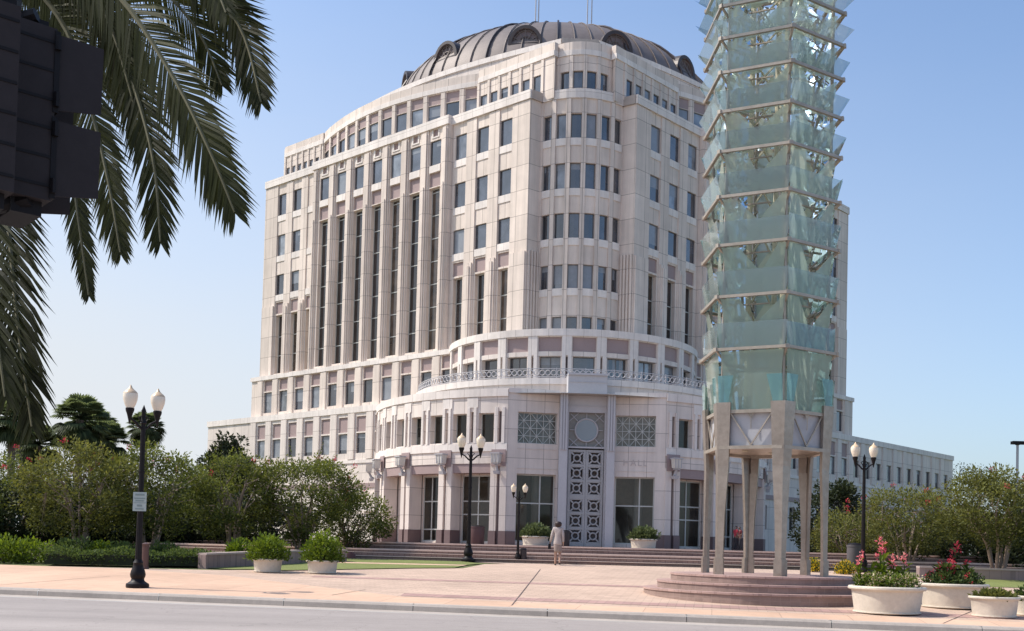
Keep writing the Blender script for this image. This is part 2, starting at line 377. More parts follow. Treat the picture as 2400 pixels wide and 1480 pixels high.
for S0, nm in ((SL, 'L'), (SR, 'R')):
    # side bays
    mb = MB(); ops = []
    for c in SIDE:
        for z0, z1 in ((24.37, 26.4), (28.3, 30.4), (32.38, 34.5)): ops.append(dict(t=(c-.71, c+.71), z=(z0, z1), d=.15, g='g'))
        ops.append(dict(t=(c-.62, c+.62), z=(22.45, 23.6), d=.12, m=1))
        ops.append(dict(t=(c-.55, c+.55), z=(16.45, 22.3), d=.40, g='d', name='tall_window', hz=[18.3, 20.2], fw=.07))
    half = {0: mb, 1: MB()}
    facade(half[0], S0, 0, 9.0, 16.0, 35.5, ops, 0, wins); facade(half[1], S0, 28.05, 36.61, 16.0, 35.5, ops, 0, wins)
    for c in SIDE:
        for z in (24.37, 28.3, 32.38): sbox(half[c > 15], S0, c-.72, c+.72, z-.62, z-.02, .003, .06, 2)
    edges = [(0.0, 1.94), (3.40, 4.60), (6.06, 7.22), (29.45, 30.47), (31.93, 32.99), (34.45, 36.6)]
    for i, (a, b) in enumerate(edges):
        mb = half[a > 15]
        sbox(mb, S0, a, b, 16.05, 35.45, .003, .10, 0)
        sbox(mb, S0, a+.12, b-.12, 16.05, 23.3, .102, .22, 0)
        if b-a < 1.5: sbox(mb, S0, a+.30, b-.30, 16.05, 23.0, .222, .32, 0)
    hp(half[0], 'wall', WM); hp(half[1], 'wall', WM)
    # projecting centre with deep bays
    Sc = shift(S0, .4); mb = MB(); ops = []
    for c in CEN:
        ops.append(dict(t=(c-.7, c+.7), z=(32.38, 34.5), d=.15, g='g'))
        ops.append(dict(t=(c-.7, c+.7), z=(30.5, 31.72), d=.16, m=1))
        ops.append(dict(t=(c-.68, c+.68), z=(16.45, 30.42), d=.40, g='d', name='tall_window', hz=[18.2+1.98*i for i in range(7)], fw=.07))
        ops.append(dict(t=(c-.3, c+.3), z=(34.85, 35.45), d=.1, m=1))
    facade(mb, Sc, 9.0, 28.05, 16.0, 35.5, ops, 0, wins)
    for c in CEN:
        sbox(mb, Sc, c-.68, c+.68, 31.74, 32.34, .003, .06, 2)
        for a, b, z0, z1 in ((-.48, -.3, 34.72, 35.47), (.3, .48, 34.72, 35.47), (-.3, .3, 34.72, 34.84)): sbox(mb, Sc, c+a, c+b, z0, z1, .003, .05, 2)
    for t in (9.0, 28.05): mb.quad(V3(S0, t, 0, 16), V3(S0, t, .4, 16), V3(S0, t, .4, 35.5), V3(S0, t, 0, 35.5), 0, ((0, 16), (.4, 16), (.4, 35.5), (0, 35.5)))
    hp(mb, 'wall', WM)
    for k in range(8):
        c = 10.74-1.2985+2.597*k; mb = MB()
        w = .36 if k in (0, 7) else .48
        sbox(mb, Sc, c-w, c+w, 16.05, 35.48, .003, .12, 0)
        sbox(mb, Sc, c-w+.16, c+w-.16, 16.05, 35.3, .122, .23, 0)
        sbox(mb, Sc, c-w+.31, c+w-.31, 16.05, 30.6, .232, .31, 0)
        hp(mb, 'pilaster', [STONE])
    # parapet cornice
    mb = MB()
    sbox(mb, S0, -.06, 8.97, 35.5, 36.22, -.5, .2, 0); sbox(mb, S0, 28.08, 36.66, 35.5, 36.22, -.5, .2, 0)
    sbox(mb, S0, 8.97, 28.08, 35.5, 36.25, -.5, .64, 0)
    hp(mb, 'cornice', [TRIM])
    # third floor band
    S3 = shift(S0, .75); mb = MB(); ops = []
    cols = [10.74+2.597*k for k in range(-2, 10)]
    for c in cols:
        ops.append(dict(t=(c-.68, c+.68), z=(12.45, 14.5), d=.2, g='g')); ops.append(dict(t=(c-.68, c+.68), z=(14.62, 15.68), d=.14, m=1))
    facade(mb, S3, 3.0, 36.95, 11.9, 15.75, ops, 0, wins)
    for c in [cols[0]-1.3+2.597*k for k in range(13)]: sbox(mb, S3, c-.42, c+.42, 11.95, 15.7, .003, .10, 0)
    E0, E1 = V3(S3, 36.95, 0, 11.9), V3(S3, 36.95, -34, 11.9)
    mb.quad(E0, E1, (E1[0], E1[1], 15.75), (E0[0], E0[1], 15.75), 0, ((0, 11.9), (34, 11.9), (34, 15.75), (0, 15.75)))
    hp(mb, 'wall', WM)
    mb = MB(); sbox(mb, S3, 3.0, 37.05, 15.752, 16.16, -.9, .14, 0); sbox(mb, S3, 36.97, 37.1, 15.752, 16.16, -34, -.9, 0); hp(mb, 'cornice', [TRIM])
    # second floor wing
    L = 43.9 if nm == 'L' else 62.3
    S2 = shift(S0, 1.35); mb = MB(); ops = []
    k0, k1 = (-2, 9) if nm == 'L' else (-2, 19)
    cols = [10.74+2.597*k for k in range(k0, k1+1)]
    for c in cols:
        ops.append(dict(t=(c-.66, c+.66), z=(7.85, 9.65), d=.19, g='g'))
        if c < 36: ops.append(dict(t=(c-.66, c+.66), z=(9.78, 11.15), d=.12, m=1))
    if nm == 'L': ops.append(dict(t=(38.0, 39.1), z=(7.85, 9.65), d=.34, g='g'))
    if nm == 'R':
        for c in cols[4:]: ops.append(dict(t=(c-.55, c+.55), z=(2.0, 4.2), d=.34, g='d'))
    facade(mb, S2, 3.0, L, -1.2, 11.5, ops, 4, wins)
    for c in [cols[0]-1.3+2.597*k for k in range(len(cols)+1)]:
        if c < L-1: sbox(mb, S2, c-.45, c+.45, 7.3, 11.45, .003, .13, 4)
    sbox(mb, S2, 3.0, L, 4.75, 5.15, .003, .09, 1)
    sbox(mb, S2, 3.0, L, 6.95, 7.25, .003, .09, 2)
    a, b = V3(S2, L, 0, -1.2), V3(S2, L, -26, -1.2)
    mb.quad(a, b, (b[0], b[1], 11.5), (a[0], a[1], 11.5), 4, ((0, 0), (26, 0), (26, 12.7), (0, 12.7)))
    hp(mb, 'wall', WM)
    mb = MB(); sbox(mb, S2, 3.0, L+.08, 11.502, 12.06, -1.3, .12, 0); sbox(mb, S2, L-.4, L+.1, 11.502, 12.05, -26, -1.3, 0); hp(mb, 'cornice', [TRIM])
    mb = MB(); r0 = [V3(S2, 3, -.5, 11.9), V3(S2, L-.1, -.5, 11.9), V3(S2, L-.1, -26, 11.9), V3(S2, 3, -26, 11.9)]; mb.quad(*r0, 0)
    hp(mb, 'roof', [ROOFM])
    # tower end wall
    mb = MB(); a, b = V3(S0, 36.6, 0, 11), V3(S0, 36.6, -42, 11)
    mb.quad(a, b, (b[0], b[1], 36), (a[0], a[1], 36), 0, ((0, 11), (42, 11), (42, 36), (0, 36)))
    for z in (12.2, 16.3, 20.3, 24.4, 28.3, 32.4):
        for j in range(3): sbox(mb, lin(SL(36.6, -2-j*2.6) if nm == 'L' else SR(36.6, -2-j*2.6), NL if nm == 'L' else NR, UL if nm == 'L' else UR), -1.2, 0, z, z+2.0, .004, .02, 3)
    hp(mb, 'wall', WM)
    # side entrance portal on the ground floor of the left wing
    if nm == 'L':
        mb = MB()
        for c, w in ((13.6, .75), (16.6, .75)):
            sbox(mb, S2, c-w, c+w, 0, 4.2, .003, .35, 0)
        sbox(mb, S2, 14.35, 15.85, 0, 2.5, .004, .08, 1); sbox(mb, S2, 12.6, 17.6, 2.62, 2.95, .353, .6, 2); sbox(mb, S2, 14.5, 15.7, 3.1, 3.9, .004, .06, 1)
        hp(mb, 'side_portal', [STONE2, DARKIN, TRIM])
# returns beside the rounded corner, and the rounded corner itself
SB = cyl(BC, 4.5); mb = MB(); ops = []
WB = [-38.75, -23.25, -7.75, 7.75, 23.25, 38.75]
for c in WB:
    for z0, z1 in ((16.25, 18.1), (20.35, 22.25), (24.35, 26.35), (28.3, 30.35), (32.33, 34.3)): ops.append(dict(t=(c-5.5, c+5.5), z=(z0, z1), d=.22, g='g'))
facade(mb, SB, -46, 46, 15.9, 35.5, ops, 0, wins)
for c in [-46+15.5*.0]+[-31+15.5*k for k in range(5)]: sbox(mb, SB, c-2.3, c+2.3, 16, 35.45, .003, .13, 0)
for z in (20.35, 24.35, 28.3, 32.33):
    for c in WB: sbox(mb, SB, c-5.45, c+5.45, z-.6, z-.02, .003, .07, 2)
eL, eR = SB(-46, 0), SB(46, 0)
for p, q in ((P1, eL), (Q1, eR)):
    mb.quad((p[0], p[1], 15.9), (q[0], q[1], 15.9), (q[0], q[1], 35.5), (p[0], p[1], 35.5), 0, ((0, 15.9), (1.25, 15.9), (1.25, 35.5), (0, 35.5)))
    u = Vector((q[0]-p[0], q[1]-p[1])); L_ = u.length; u = u/L_; n = (u.y, -u.x)
    if n[1] > 0: n = (-n[0], -n[1])
    Sx = lin(p, (u.x, u.y), n)
    for i in range(4): sbox(mb, Sx, .02+.3*i, .17+.3*i, 16, 23.4, .003, .14, 0)
hp(mb, 'corner_wall', WM)
mb = MB(); sbox(mb, SB, -46, 46, 35.5, 36.22, -.6, .14, 0)
for p, q in ((P1, eL), (Q1, eR)): mb.bar((p[0], p[1], 35.86), (q[0], q[1], 35.86), .3, .72)
hp(mb, 'cornice', [TRIM])
# tower roof deck and back walls
C00 = SL(-5.934, 0); CL, CRr = SL(36.6, 0), SR(36.6, 0); CB = (CL[0]+CRr[0]-C00[0], CL[1]+CRr[1]-C00[1])
mb = MB(); mb.add([(P1[0], P1[1], 35.7), (CL[0], CL[1], 35.7), (CB[0], CB[1], 35.7), (CRr[0], CRr[1], 35.7), (Q1[0], Q1[1], 35.7), (eR[0], eR[1], 35.7), (eL[0], eL[1], 35.7)], [tuple(range(7))])
hp(mb, 'roof', [ROOFM])
# crown storey with its bowed middle
def bow(t): x = (t-7.2)/22.1; return -1.6+2.05*math.sin(math.pi*max(0, min(1, x)))**.85
def crown_ops(cs, w, z0=36.4):
    r = []
    for c in cs:
        r.append(dict(t=(c-w, c+w), z=(z0, 38.0), d=.12, g='g', name='attic_window')); r.append(dict(t=(c-w, c+w), z=(38.04, 38.92), d=.1, m=1))
    return r
for S0 in (SL, SR):
    mb = MB(); cw = 22.1/12
    Sb = bowed(S0, bow, .55)
    facade(mb, Sb, 7.2, 29.3, 35.6, 39.0, crown_ops([7.2+cw*(k+.5) for k in range(12)], .66), 0, wins)
    Sf = shift(S0, -1.45); Sn = shift(S0, -1.1)
    o2 = []
    for k in range(6): c = 30.2+.98*k; o2.append(dict(t=(c-.33, c+.33), z=(36.4, 37.85), d=.12, g='g', name='attic_window'))
    facade(mb, Sf, 29.3, 35.7, 35.6, 39.0, o2, 0, wins)
    o3 = []
    for k in range(6): c = .45+1.22*k; o3.append(dict(t=(c-.42, c+.42), z=(36.4, 37.85), d=.12, g='g', name='attic_window'))
    facade(mb, Sn, -1.4, 7.2, 35.6, 39.0, o3, 0, wins)
    for k in range(7): sbox(mb, Sn, -.29+1.22*k, -.03+1.22*k, 36, 38.95, .003, .09, 0)
    for k in range(7): sbox(mb, Sf, 29.6+.98*k, 29.82+.98*k, 36, 38.95, .003, .09, 0)
    for k in range(13): sbox(mb, Sb, max(7.21, 7.2+cw*k-.2), min(29.29, 7.2+cw*k+.2), 36, 38.95, .003, .08, 0)
    a, b = Sf(35.7, 0), Sf(37.0, -1.6); c = Sf(37.2, -6)
    pts = [a, Sf(36.4, -.35), Sf(36.85, -1.1), c, Sf(37.2, -14)]
    for p, q in zip(pts, pts[1:]): mb.quad((p[0], p[1], 35.6), (q[0], q[1], 35.6), (q[0], q[1], 40.05), (p[0], p[1], 40.05), 0, ((0, 35.6), (1, 35.6), (1, 40), (0, 40)))
    a, b = S0(7.2, -1.75), S0(7.2, -1.1); mb.quad((a[0], a[1], 35.6), (b[0], b[1], 35.6), (b[0], b[1], 40.05), (a[0], a[1], 40.05), 0, ((0, 35.6), (1, 35.6), (1, 40), (0, 40)))
    hp(mb, 'crown_wall', WM)
    mb = MB()
    for S_, t0, t1 in ((Sb, 7.2, 29.3), (Sf, 29.3, 35.7), (Sn, -1.4, 7.2)):
        sbox(mb, S_, t0, t1, 39.0, 39.42, -.4, .1, 1); sbox(mb, S_, t0, t1, 39.422, 40.08, -.4, .03, 0)
    hp(mb, 'crown_parapet', [STONE, TRIM])
    # attic wall behind
    Sa = bowed(S0, lambda t: -5.7+2.0*math.sin(math.pi*max(0, min(1, (t-2)/32))), 1.2)
    mb = MB(); facade(mb, Sa, 2.0, 34.0, 35.6, 42.55, [], 4); sbox(mb, Sa, 2.0, 34.0, 42.552, 43.0, -.5, .12, 2)
    a, b = Sa(34, 0), Sa(34, -24); mb.quad((a[0], a[1], 35.6), (b[0], b[1], 35.6), (b[0], b[1], 42.9), (a[0], a[1], 42.9), 4, ((0, 0), (24, 0), (24, 7), (0, 7)))
    hp(mb, 'attic_wall', WM)
pa, pb = SL(2, -5.7), SR(2, -5.7); mb = MB(); mb.quad((*pa, 35.6), (*pb, 35.6), (*pb, 42.55), (*pa, 42.55), 0); mb.bar((*pa, 42.78), (*pb, 42.78), .5, .44, 1); hp(mb, 'attic_wall', [STONE2, TRIM])
CC = axis(2.55); SCr = cyl(CC, 3.1); mb = MB()
ops = []
for c in (-31, -10.3, 10.3, 31): ops.append(dict(t=(c-7.4, c+7.4), z=(36.35, 37.75), d=.2, g='g', name='attic_window'))
facade(mb, SCr, -46, 46, 35.6, 39.0, ops, 0, wins)
for c in (-42, -20.6, 0, 20.6, 42): sbox(mb, SCr, c-2.6, c+2.6, 36, 38.95, .003, .09, 0)
for sgn, S0 in ((-1, SL), (1, SR)):
    p, q = SCr(46*sgn, 0), S0(-1.4, -1.1); mb.quad((p[0], p[1], 35.6), (q[0], q[1], 35.6), (q[0], q[1], 40.08), (p[0], p[1], 40.08), 0, ((0, 35.6), (1, 35.6), (1, 40), (0, 40)))
hp(mb, 'crown_wall', WM)
mb = MB(); sbox(mb, SCr, -46, 46, 39.0, 39.42, -.4, .1, 1); sbox(mb, SCr, -46, 46, 39.422, 40.08, -.4, .03, 0); hp(mb, 'crown_parapet', [STONE, TRIM])
mb = MB(); q = [SL(0, -1.3), SL(35.5, -2.2), (CB[0], CB[1]), SR(35.5, -2.2), SR(0, -1.3)]; mb.add([(a, b, 39.3) for a, b in q], [tuple(range(5))])
q = [SL(2.1, -6.0), SL(34, -5.2), (CB[0]-UL[0]*4-UR[0]*4, CB[1]-UL[1]*4-UR[1]*4), SR(34, -5.2), SR(2.1, -6.0)]; mb.add([(a, b, 42.45) for a, b in q], [tuple(range(5))])
hp(mb, 'roof', [ROOFM])
# dome
DC = (-.4, 112.0, 42.0); DR, DH = 16.8, 9.3
mb = MB(); prof = [(DR*math.cos(rad(a)), DH*math.sin(rad(a))) for a in [0, 5, 10, 15, 20, 25, 30, 36, 42, 48, 54, 60, 66, 72, 78, 84, 88]]
mb.lathe(prof, 96, DC, 0)
mb.lathe([(DR*math.cos(rad(88)), DH*math.sin(rad(88))), (0.01, DH+.01)], 48, DC, 0)
for i in range(64):
    w = 2*math.pi*i/64; big = i % 4 == 0; pr = [(r+(.06 if not big else .12), z+.05) for r, z in prof]
    pts = [(DC[0]+r*math.cos(w), DC[1]+r*math.sin(w), DC[2]+z) for r, z in pr]
    mb.tube(pts, .11 if big else .06, 4, 1 if big else 0, cap=False)
dome = hp(mb, 'dome', [COPPER, COPPERD], 40)
for i in range(12):
    w = rad(-90-10.5+30*i); d = Vector((math.cos(w), math.sin(w), 0)); sdv = Vector((-math.sin(w), math.cos(w), 0)); c0 = Vector((DC[0], DC[1], 0))
    fc = c0+d*16.0+Vector((0, 0, 44.7)); mb = MB(); n = 14; R_ = 1.55; H_ = 1.7
    arc = [(R_*math.cos(math.pi*k/n), H_*math.sin(math.pi*k/n)) for k in range(n+1)]
    fr = [fc+sdv*x+Vector((0, 0, z)) for x, z in arc]; bk = [p-d*4.2+Vector((0, 0, .55)) for p in fr]
    inn = [fc+sdv*(x*.80)+Vector((0, 0, .05+z*.80)) for x, z in arc]; inb = [p-d*.3 for p in inn]
    for k in range(n):
        mb.quad(fr[k], fr[k+1], bk[k+1], bk[k], 0); mb.quad(fr[k], fr[k+1], inn[k+1], inn[k], 0); mb.quad(inn[k], inn[k+1], inb[k+1], inb[k], 1)
    mb.add(inb, [tuple(range(n+1))], 1)
    for r_ in (.42, .72):
        pa = [fc-d*.2+sdv*(R_*r_*math.cos(math.pi*k/10))+Vector((0, 0, .05+H_*r_*math.sin(math.pi*k/10))) for k in range(11)]
        mb.tube(pa, .045, 4, 2, cap=False)
    for k in range(1, 6):
        a = math.pi*k/6; mb.bar(fc-d*.2+Vector((0, 0, .05)), fc-d*.2+sdv*(R_*.8*math.cos(a))+Vector((0, 0, .05+H_*.8*math.sin(a))), .06, .06, 2)
    mb.ring(fc-d*.15+Vector((0, 0, .12)), d, .14, .09, 10, 5, 2)
    mb.bar(fc-sdv*1.5, fc+sdv*1.5, .14, .14, 0)
    mb.build('dormer', [COPPERD, SLIT, COPPER], dome)
for px in (1254.5, 1261.5, 1376, 1386):
    p = at(px, 66, 109); mb = MB(); mb.tube([(p.x, p.y, 50.5), (p.x, p.y, 56.0), (p.x, p.y, 60)], [.07, .055, .03], 6); hp(mb, 'antenna', [RAILM])

# rotunda: upper drum
S_C = cyl(RC, 10.2); mb = MB(); ops = []
for k in range(-7, 8):
    c = .4+14.55*k
    ops.append(dict(t=(c-4.7, c+4.7), z=(11.75, 14.15), d=.45, g='g', name='rotunda_window', vt=[c] if k % 3 else [])); ops.append(dict(t=(c-5.0, c+5.0), z=(14.5, 15.58), d=.13, m=1))
    ops.append(dict(t=(c+6.85, c+7.7), z=(12.0, 14.1), d=.2, m=3))
facade(mb, S_C, -110, 110, 11.5, 15.65, ops, 4, wins)
hp(mb, 'rotunda_wall', WM)
mb = MB(); sbox(mb, S_C, -110, 110, 15.652, 16.18, -.7, .14, 0)
for k in range(-8, 8): c = .4+14.55*(k+.5); sbox(mb, S_C, c-2.0, c+2.0, 14.2, 15.645, .003, .1, 0); sbox(mb, S_C, c-2.0, c-.5, 11.62, 14.198, .003, .1, 0); sbox(mb, S_C, c+.5, c+2.0, 11.62, 14.198, .003, .1, 0)
hp(mb, 'rotunda_cornice', [TRIM])
def disc(C, R, z, m, name, a0=-115, a1=115):
    mb = MB(); S = cyl(C, R); n = 60; pts = [V3(S, a0+(a1-a0)*i/n, 0, z) for i in range(n+1)]
    mb.add([(C[0], C[1], z)]+pts, [(0, i+1, i+2) for i in range(n)]); return hp(mb, name, [m])
disc(RC, 10.0, 15.9, ROOFM, 'roof'); disc(RC, 12.7, 11.7, ROOFM, 'balcony_floor'); disc(RC, 15.8, 10.6, ROOFM, 'roof')
# middle tier: balcony parapet and railing
S_B = cyl(RC, 12.9); mb = MB(); facade(mb, S_B, -110, 110, 10.4, 11.62, [], 4); sbox(mb, S_B, -110, 110, 11.622, 12.08, -.4, .1, 2)
hp(mb, 'balcony_wall', WM)
mb = MB(); S_r = cyl(RC, 12.75)
for z in (12.2, 12.78): sbox(mb, S_r, -105, 105, z-.025, z+.025, -.03, .03, 0)
n = 110
for i in range(n):
    t = -104+208*(i+.5)/n; c = V3(S_r, t, 0, 12.49); nx = S_r(t, 1); mb.ring(c, (nx[0]-c[0], nx[1]-c[1], 0), .185, .035, 10, 4)
for i in range(0, n+1, 5): t = -104+208*i/n; sbox(mb, S_r, t-.12, t+.12, 12.08, 12.84, -.03, .03, 0)
hp(mb, 'railing', [RAILM])
# lower tier
S_A = cyl(RC, 16.0); S_A2 = cyl(RC, 14.9)
mb = MB(); ops = []
for sg in (-1, 1):
    for k in range(0, 10):
        c = sg*(26.2+7.8*k); ops.append(dict(t=(c-2.15, c+2.15), z=(7.15, 9.2), d=.5, g='l', name='rotunda_window'))
        c = sg*(22.4+7.8*k)
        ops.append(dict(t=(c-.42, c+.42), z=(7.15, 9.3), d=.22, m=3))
facade(mb, S_A, -104, -20.3, 5.65, 10.35, ops, 4, wins); facade(mb, S_A, 20.3, 104, 5.65, 10.35, ops, 4, wins)
for a, b in ((-104, -20.3), (20.3, 104)):
    sbox(mb, S_A, a, b, 10.352, 10.9, -.6, .1, 2); sbox(mb, S_A, a, b, 6.5, 7.05, .003, .09, 2); sbox(mb, S_A, a, b, 5.0, 5.648, -1.2, -.06, 1)
for sg in (-1, 1):
    for k in range(0, 11):
        for e in (-.95, .95): c = sg*(22.4+7.8*k)+e; sbox(mb, S_A, c-.38, c+.38, 7.06, 9.6, .003, .1, 2)
        c = sg*(26.2+7.8*k)+sg*3.9; sbox(mb, S_A, c-1.6, c+1.6, 9.6, 10.3, .003, .06, 2)
hp(mb, 'rotunda_wall', WM)
mb = MB(); ops = []
for sg in (-1, 1):
    for k in range(0, 5):
        c = sg*(30.2+15.6*k)
        if k in (0, 1, 3):
            ops.append(dict(t=(c-5.4, c+5.4), z=(.12, 4.9), d=.12, g='l', name='lobby_window', hz=[3.05, 1.0 if k else 2.1], vt=[c-1.5, c+2.6] if k else [c], fw=.09))
facade(mb, S_A2, -104, -20, -.02, 5.2, ops, 0, wins); hp(mb, 'loggia_wall', WM)
mb = MB(); facade(mb, S_A2, 20, 104, -.02, 5.2, ops, 0, wins); hp(mb, 'loggia_wall', WM)
for sg in (-1, 1):
    for k in range(0, 6):
        c = sg*(22.4+15.6*k); mb = MB()
        for a, b in ((-2.15, -.42), (.42, 2.15)):
            sbox(mb, S_A, c+a, c+b, .95, 5.64, -1.0, .08, 0); sbox(mb, S_A, c+a-.12*(a < 0), c+b+.12*(b > 1), -.02, .948, -1.02, .14, 2)
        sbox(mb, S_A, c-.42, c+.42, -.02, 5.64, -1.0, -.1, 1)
        cl = mb.build('column', [STONE2, SLIT, BASEG], hall)
        if k < 5:
            mb = MB(); sbox(mb, S_A, c-1.9, c+1.9, 5.45, 6.62, .092, .14, 0)
            p = Vector(V3(S_A, c, .55, 5.95)); an = math.atan2(p.y-RC[1], p.x-RC[0])
            mb.box((p.x, p.y, p.z), (.42, .55, .62), 1, an, 1.18); mb.box((p.x, p.y, p.z+.36), (.6, .72, .09), 2, an); mb.box((p.x, p.y, p.z-.36), (.3, .42, .1), 2, an)
            for e in (-.24, 0, .24): mb.box((p.x-math.sin(an)*e+math.cos(an)*.235, p.y+math.cos(an)*e+math.sin(an)*.235, p.z), (.05, .05, .62), 2, an)
            q = Vector(V3(S_A, c, .36, 5.45)); mb.tube([(p.x, p.y, p.z-.4), (q.x, q.y, 5.2), V3(S_A, c, .12, 5.1)], [.09, .11, .06], 6, 2); mb.box((q.x, q.y, 5.0), (.3, .34, .22), 2, an, 1.3)
            mb.build('wall_lamp', [MAROON, mat('lantern_glass_%d_%d' % (sg+1, k), (.62, .58, .52), .4), RAILM], hall)
S_I = cyl(RC, 12.2); mb = MB(); facade(mb, S_I, -104, 104, 0, 10.4, [dict(t=(c-5, c+5), z=(.1, 3.0), d=1.2, m=1) for c in (-84, -52, -14, 14, 52, 84)], 0); hp(mb, 'interior_wall', [INWALL, DARKIN])
mb = MB(); n = 50
for R0, R1, z in ((12.2, 15.6, 5.25), (12.2, 15.6, 6.2)):
    for i in range(n): a, b = -104+208*i/n, -104+208*(i+1)/n; mb.quad(V3(cyl(RC, R0), a, 0, z), V3(cyl(RC, R0), b, 0, z), V3(cyl(RC, R1-1.2), b, 0, z), V3(cyl(RC, R1-1.2), a, 0, z))
hp(mb, 'mezzanine_floor', [INCOL])
for c in (-68, -46, -15, -7, 9, 18, 46, 68):
    p = V3(cyl(RC, 13.1), c, 0, 0); mb = MB(); mb.tube([(p[0], p[1], 0), (p[0], p[1], 5.2)], .32, 14); hp(mb, 'interior_column', [INCOL], 40)
# frontal pavilion
def RP(lat, fr): return (RC[0]+PERP[0]*lat+NF[0]*fr, RC[1]+PERP[1]*lat+NF[1]*fr)
for sg in (-1, 1):
    a, b = RP(sg*5.55, 15.0), RP(sg*1.95, 14.45); u = Vector((b[0]-a[0], b[1]-a[1])); L_ = u.length; u = u/L_
    n = (u.y, -u.x)
    if n[1] > 0: n = (-n[0], -n[1])
    Sp = lin(a, (u.x, u.y), n); mb = MB(); w0, w1 = .72, L_-.12
    mid = (w0+w1)/2
    ops = [dict(t=(w0, w1), z=(.25, 4.98), d=.5, g='l', name='lobby_window', hz=[2.95], vt=[mid-.35*sg], fw=.09),
           dict(t=(w0, w1), z=(7.12, 9.3), d=.42, g='x', name='lattice_window', fw=.06)]
    facade(mb, Sp, 0, L_, -.02, 10.9, ops, 4, wins)
    sbox(mb, Sp, -.02, w0-.02, -.02, .95, .003, .06, 5); sbox(mb, Sp, 0, L_, 10.6, 10.93, -.5, .08, 2)
    for z in (5.35, 6.72): sbox(mb, Sp, w0, w1, z, z+.04, .003, .03, 4)
    # outer pier turned to the curve
    mb.quad((a[0], a[1], -.02), RP(sg*5.6, 13.6)+(-.02,), RP(sg*5.6, 13.6)+(10.9,), (a[0], a[1], 10.9), 4, ((0, 0), (1.4, 0), (1.4, 10.9), (0, 10.9)))
    hp(mb, 'pavilion_wall', WM)
    # lattice of crossing bars over the upper window
    mb = MB(); h = 2.18; cs = [w0+(w1-w0)*i/3 for i in range(4)]; z0 = 7.12; e = -.34
    def P(t, z): return V3(Sp, t, e, z)
    wcell = (w1-w0)/3; hc = h/2
    for i in range(3):
        t0 = w0+wcell*i
        for j in range(2):
            zz = z0+hc*j
            mb.bar(P(t0, zz), P(t0+wcell, zz+hc), .05, .04); mb.bar(P(t0, zz+hc), P(t0+wcell, zz), .05, .04)
        mb.bar(P(t0+wcell/2, z0), P(t0+wcell/2, z0+h), .045, .04)
    mb.bar(P(w0, z0+hc), P(w1, z0+hc), .045, .04); mb.bar(P(w0, z0+hc/2), P(w1, z0+hc/2), .035, .04); mb.bar(P(w0, z0+hc*1.5), P(w1, z0+hc*1.5), .035, .04)
    for i in range(1, 3): mb.bar(P(w0+wcell*i, z0), P(w0+wcell*i, z0+h), .05, .04)
    hp(mb, 'window_lattice', [FRAMEL])
    if sg == 1:
        cu = bpy.data.curves.new('frieze_lettering', 'FONT'); cu.body = 'HALL'; cu.size = .62; cu.extrude = .012; cu.align_x = 'CENTER'; cu.align_y = 'CENTER'; cu.space_character = 1.25
        tmp = bpy.data.objects.new('frieze_lettering', cu); COL.objects.link(tmp)
        dg = bpy.context.evaluated_depsgraph_get(); me = bpy.data.meshes.new_from_object(tmp.evaluated_get(dg)); bpy.data.objects.remove(tmp)
        ob = bpy.data.objects.new('frieze_lettering', me); COL.objects.link(ob); me.materials.clear(); me.materials.append(mat('cut_letters', (.50, .43, .40), .8))
        c = V3(Sp, mid, .014, 5.95); xd = Vector((-u.x, -u.y, 0)); zd = Vector((0, 0, 1)); yd = Vector((n[0], n[1], 0))
        M = Matrix((xd, zd, yd)).transposed().to_4x4(); ob.parent = hall
        ob.matrix_local = Matrix.Translation(Vector(c)-Vector((RC[0], RC[1], 0))) @ M
    # pylon
    mb = MB(); c = RP(sg*1.66, 14.75); an = math.atan2(PERP[1], PERP[0])
    mb.box((c[0], c[1], 5.3), (.56, .9, 10.8), 0, an)
    for e in (-.18, 0, .18):
        q = RP(sg*1.66+e, 15.24); mb.box((q[0], q[1], 8.7), (.11, .09, 4.0), 0, an)
    hp(mb, 'pylon', [PGREY])
Sd = lin(RP(-1.38, 14.6), PERP, NF); mb = MB()
facade(mb, Sd, 0, 2.76, 6.9, 12.05, [dict(t=(.12, 2.64), z=(7.02, 9.42), d=.3, m=7)], 6)
sbox(mb, Sd, 0, 2.76, 12.052, 12.2, -2.2, .12, 6)
for z in (9.85, 10.55, 11.55): sbox(mb, Sd, 0, 2.76, z, z+.04, .003, .04, 6)
sbox(mb, Sd, 0, .1, -.02, 6.89, -.3, .02, 6); sbox(mb, Sd, 2.66, 2.76, -.02, 6.89, -.3, .02, 6)
for x in (0, 2.76):
    a, b = Sd(x, 0), Sd(x, -2.4); mb.quad((a[0], a[1], 6.9), (b[0], b[1], 6.9), (b[0], b[1], 12.1), (a[0], a[1], 12.1), 6, ((0, 0), (2.4, 0), (2.4, 5), (0, 5)))
hp(mb, 'entrance_bay_wall', WM)
mb = MB(); c = V3(Sd, 1.38, -.2, 8.2); mb.ring(c, (NF[0], NF[1], 0), .80, .06, 28, 6, 1)
mb.add([c]+[V3(Sd, 1.38+.8*math.cos(2*math.pi*i/28), -.2, 8.2+.8*math.sin(2*math.pi*i/28)) for i in range(28)], [(0, i+1, (i+1) % 28+1) for i in range(28)], 0)
for a in (45, 135, 225, 315, 0, 90, 180, 270): mb.bar(V3(Sd, 1.38+.86*math.cos(rad(a)), -.2, 8.2+.86*math.sin(rad(a))), V3(Sd, 1.38+(1.6 if a % 90 else 1.17)*math.cos(rad(a)), -.2, 8.2+(1.6 if a % 90 else 1.17)*math.sin(rad(a))), .05, .05, 1)
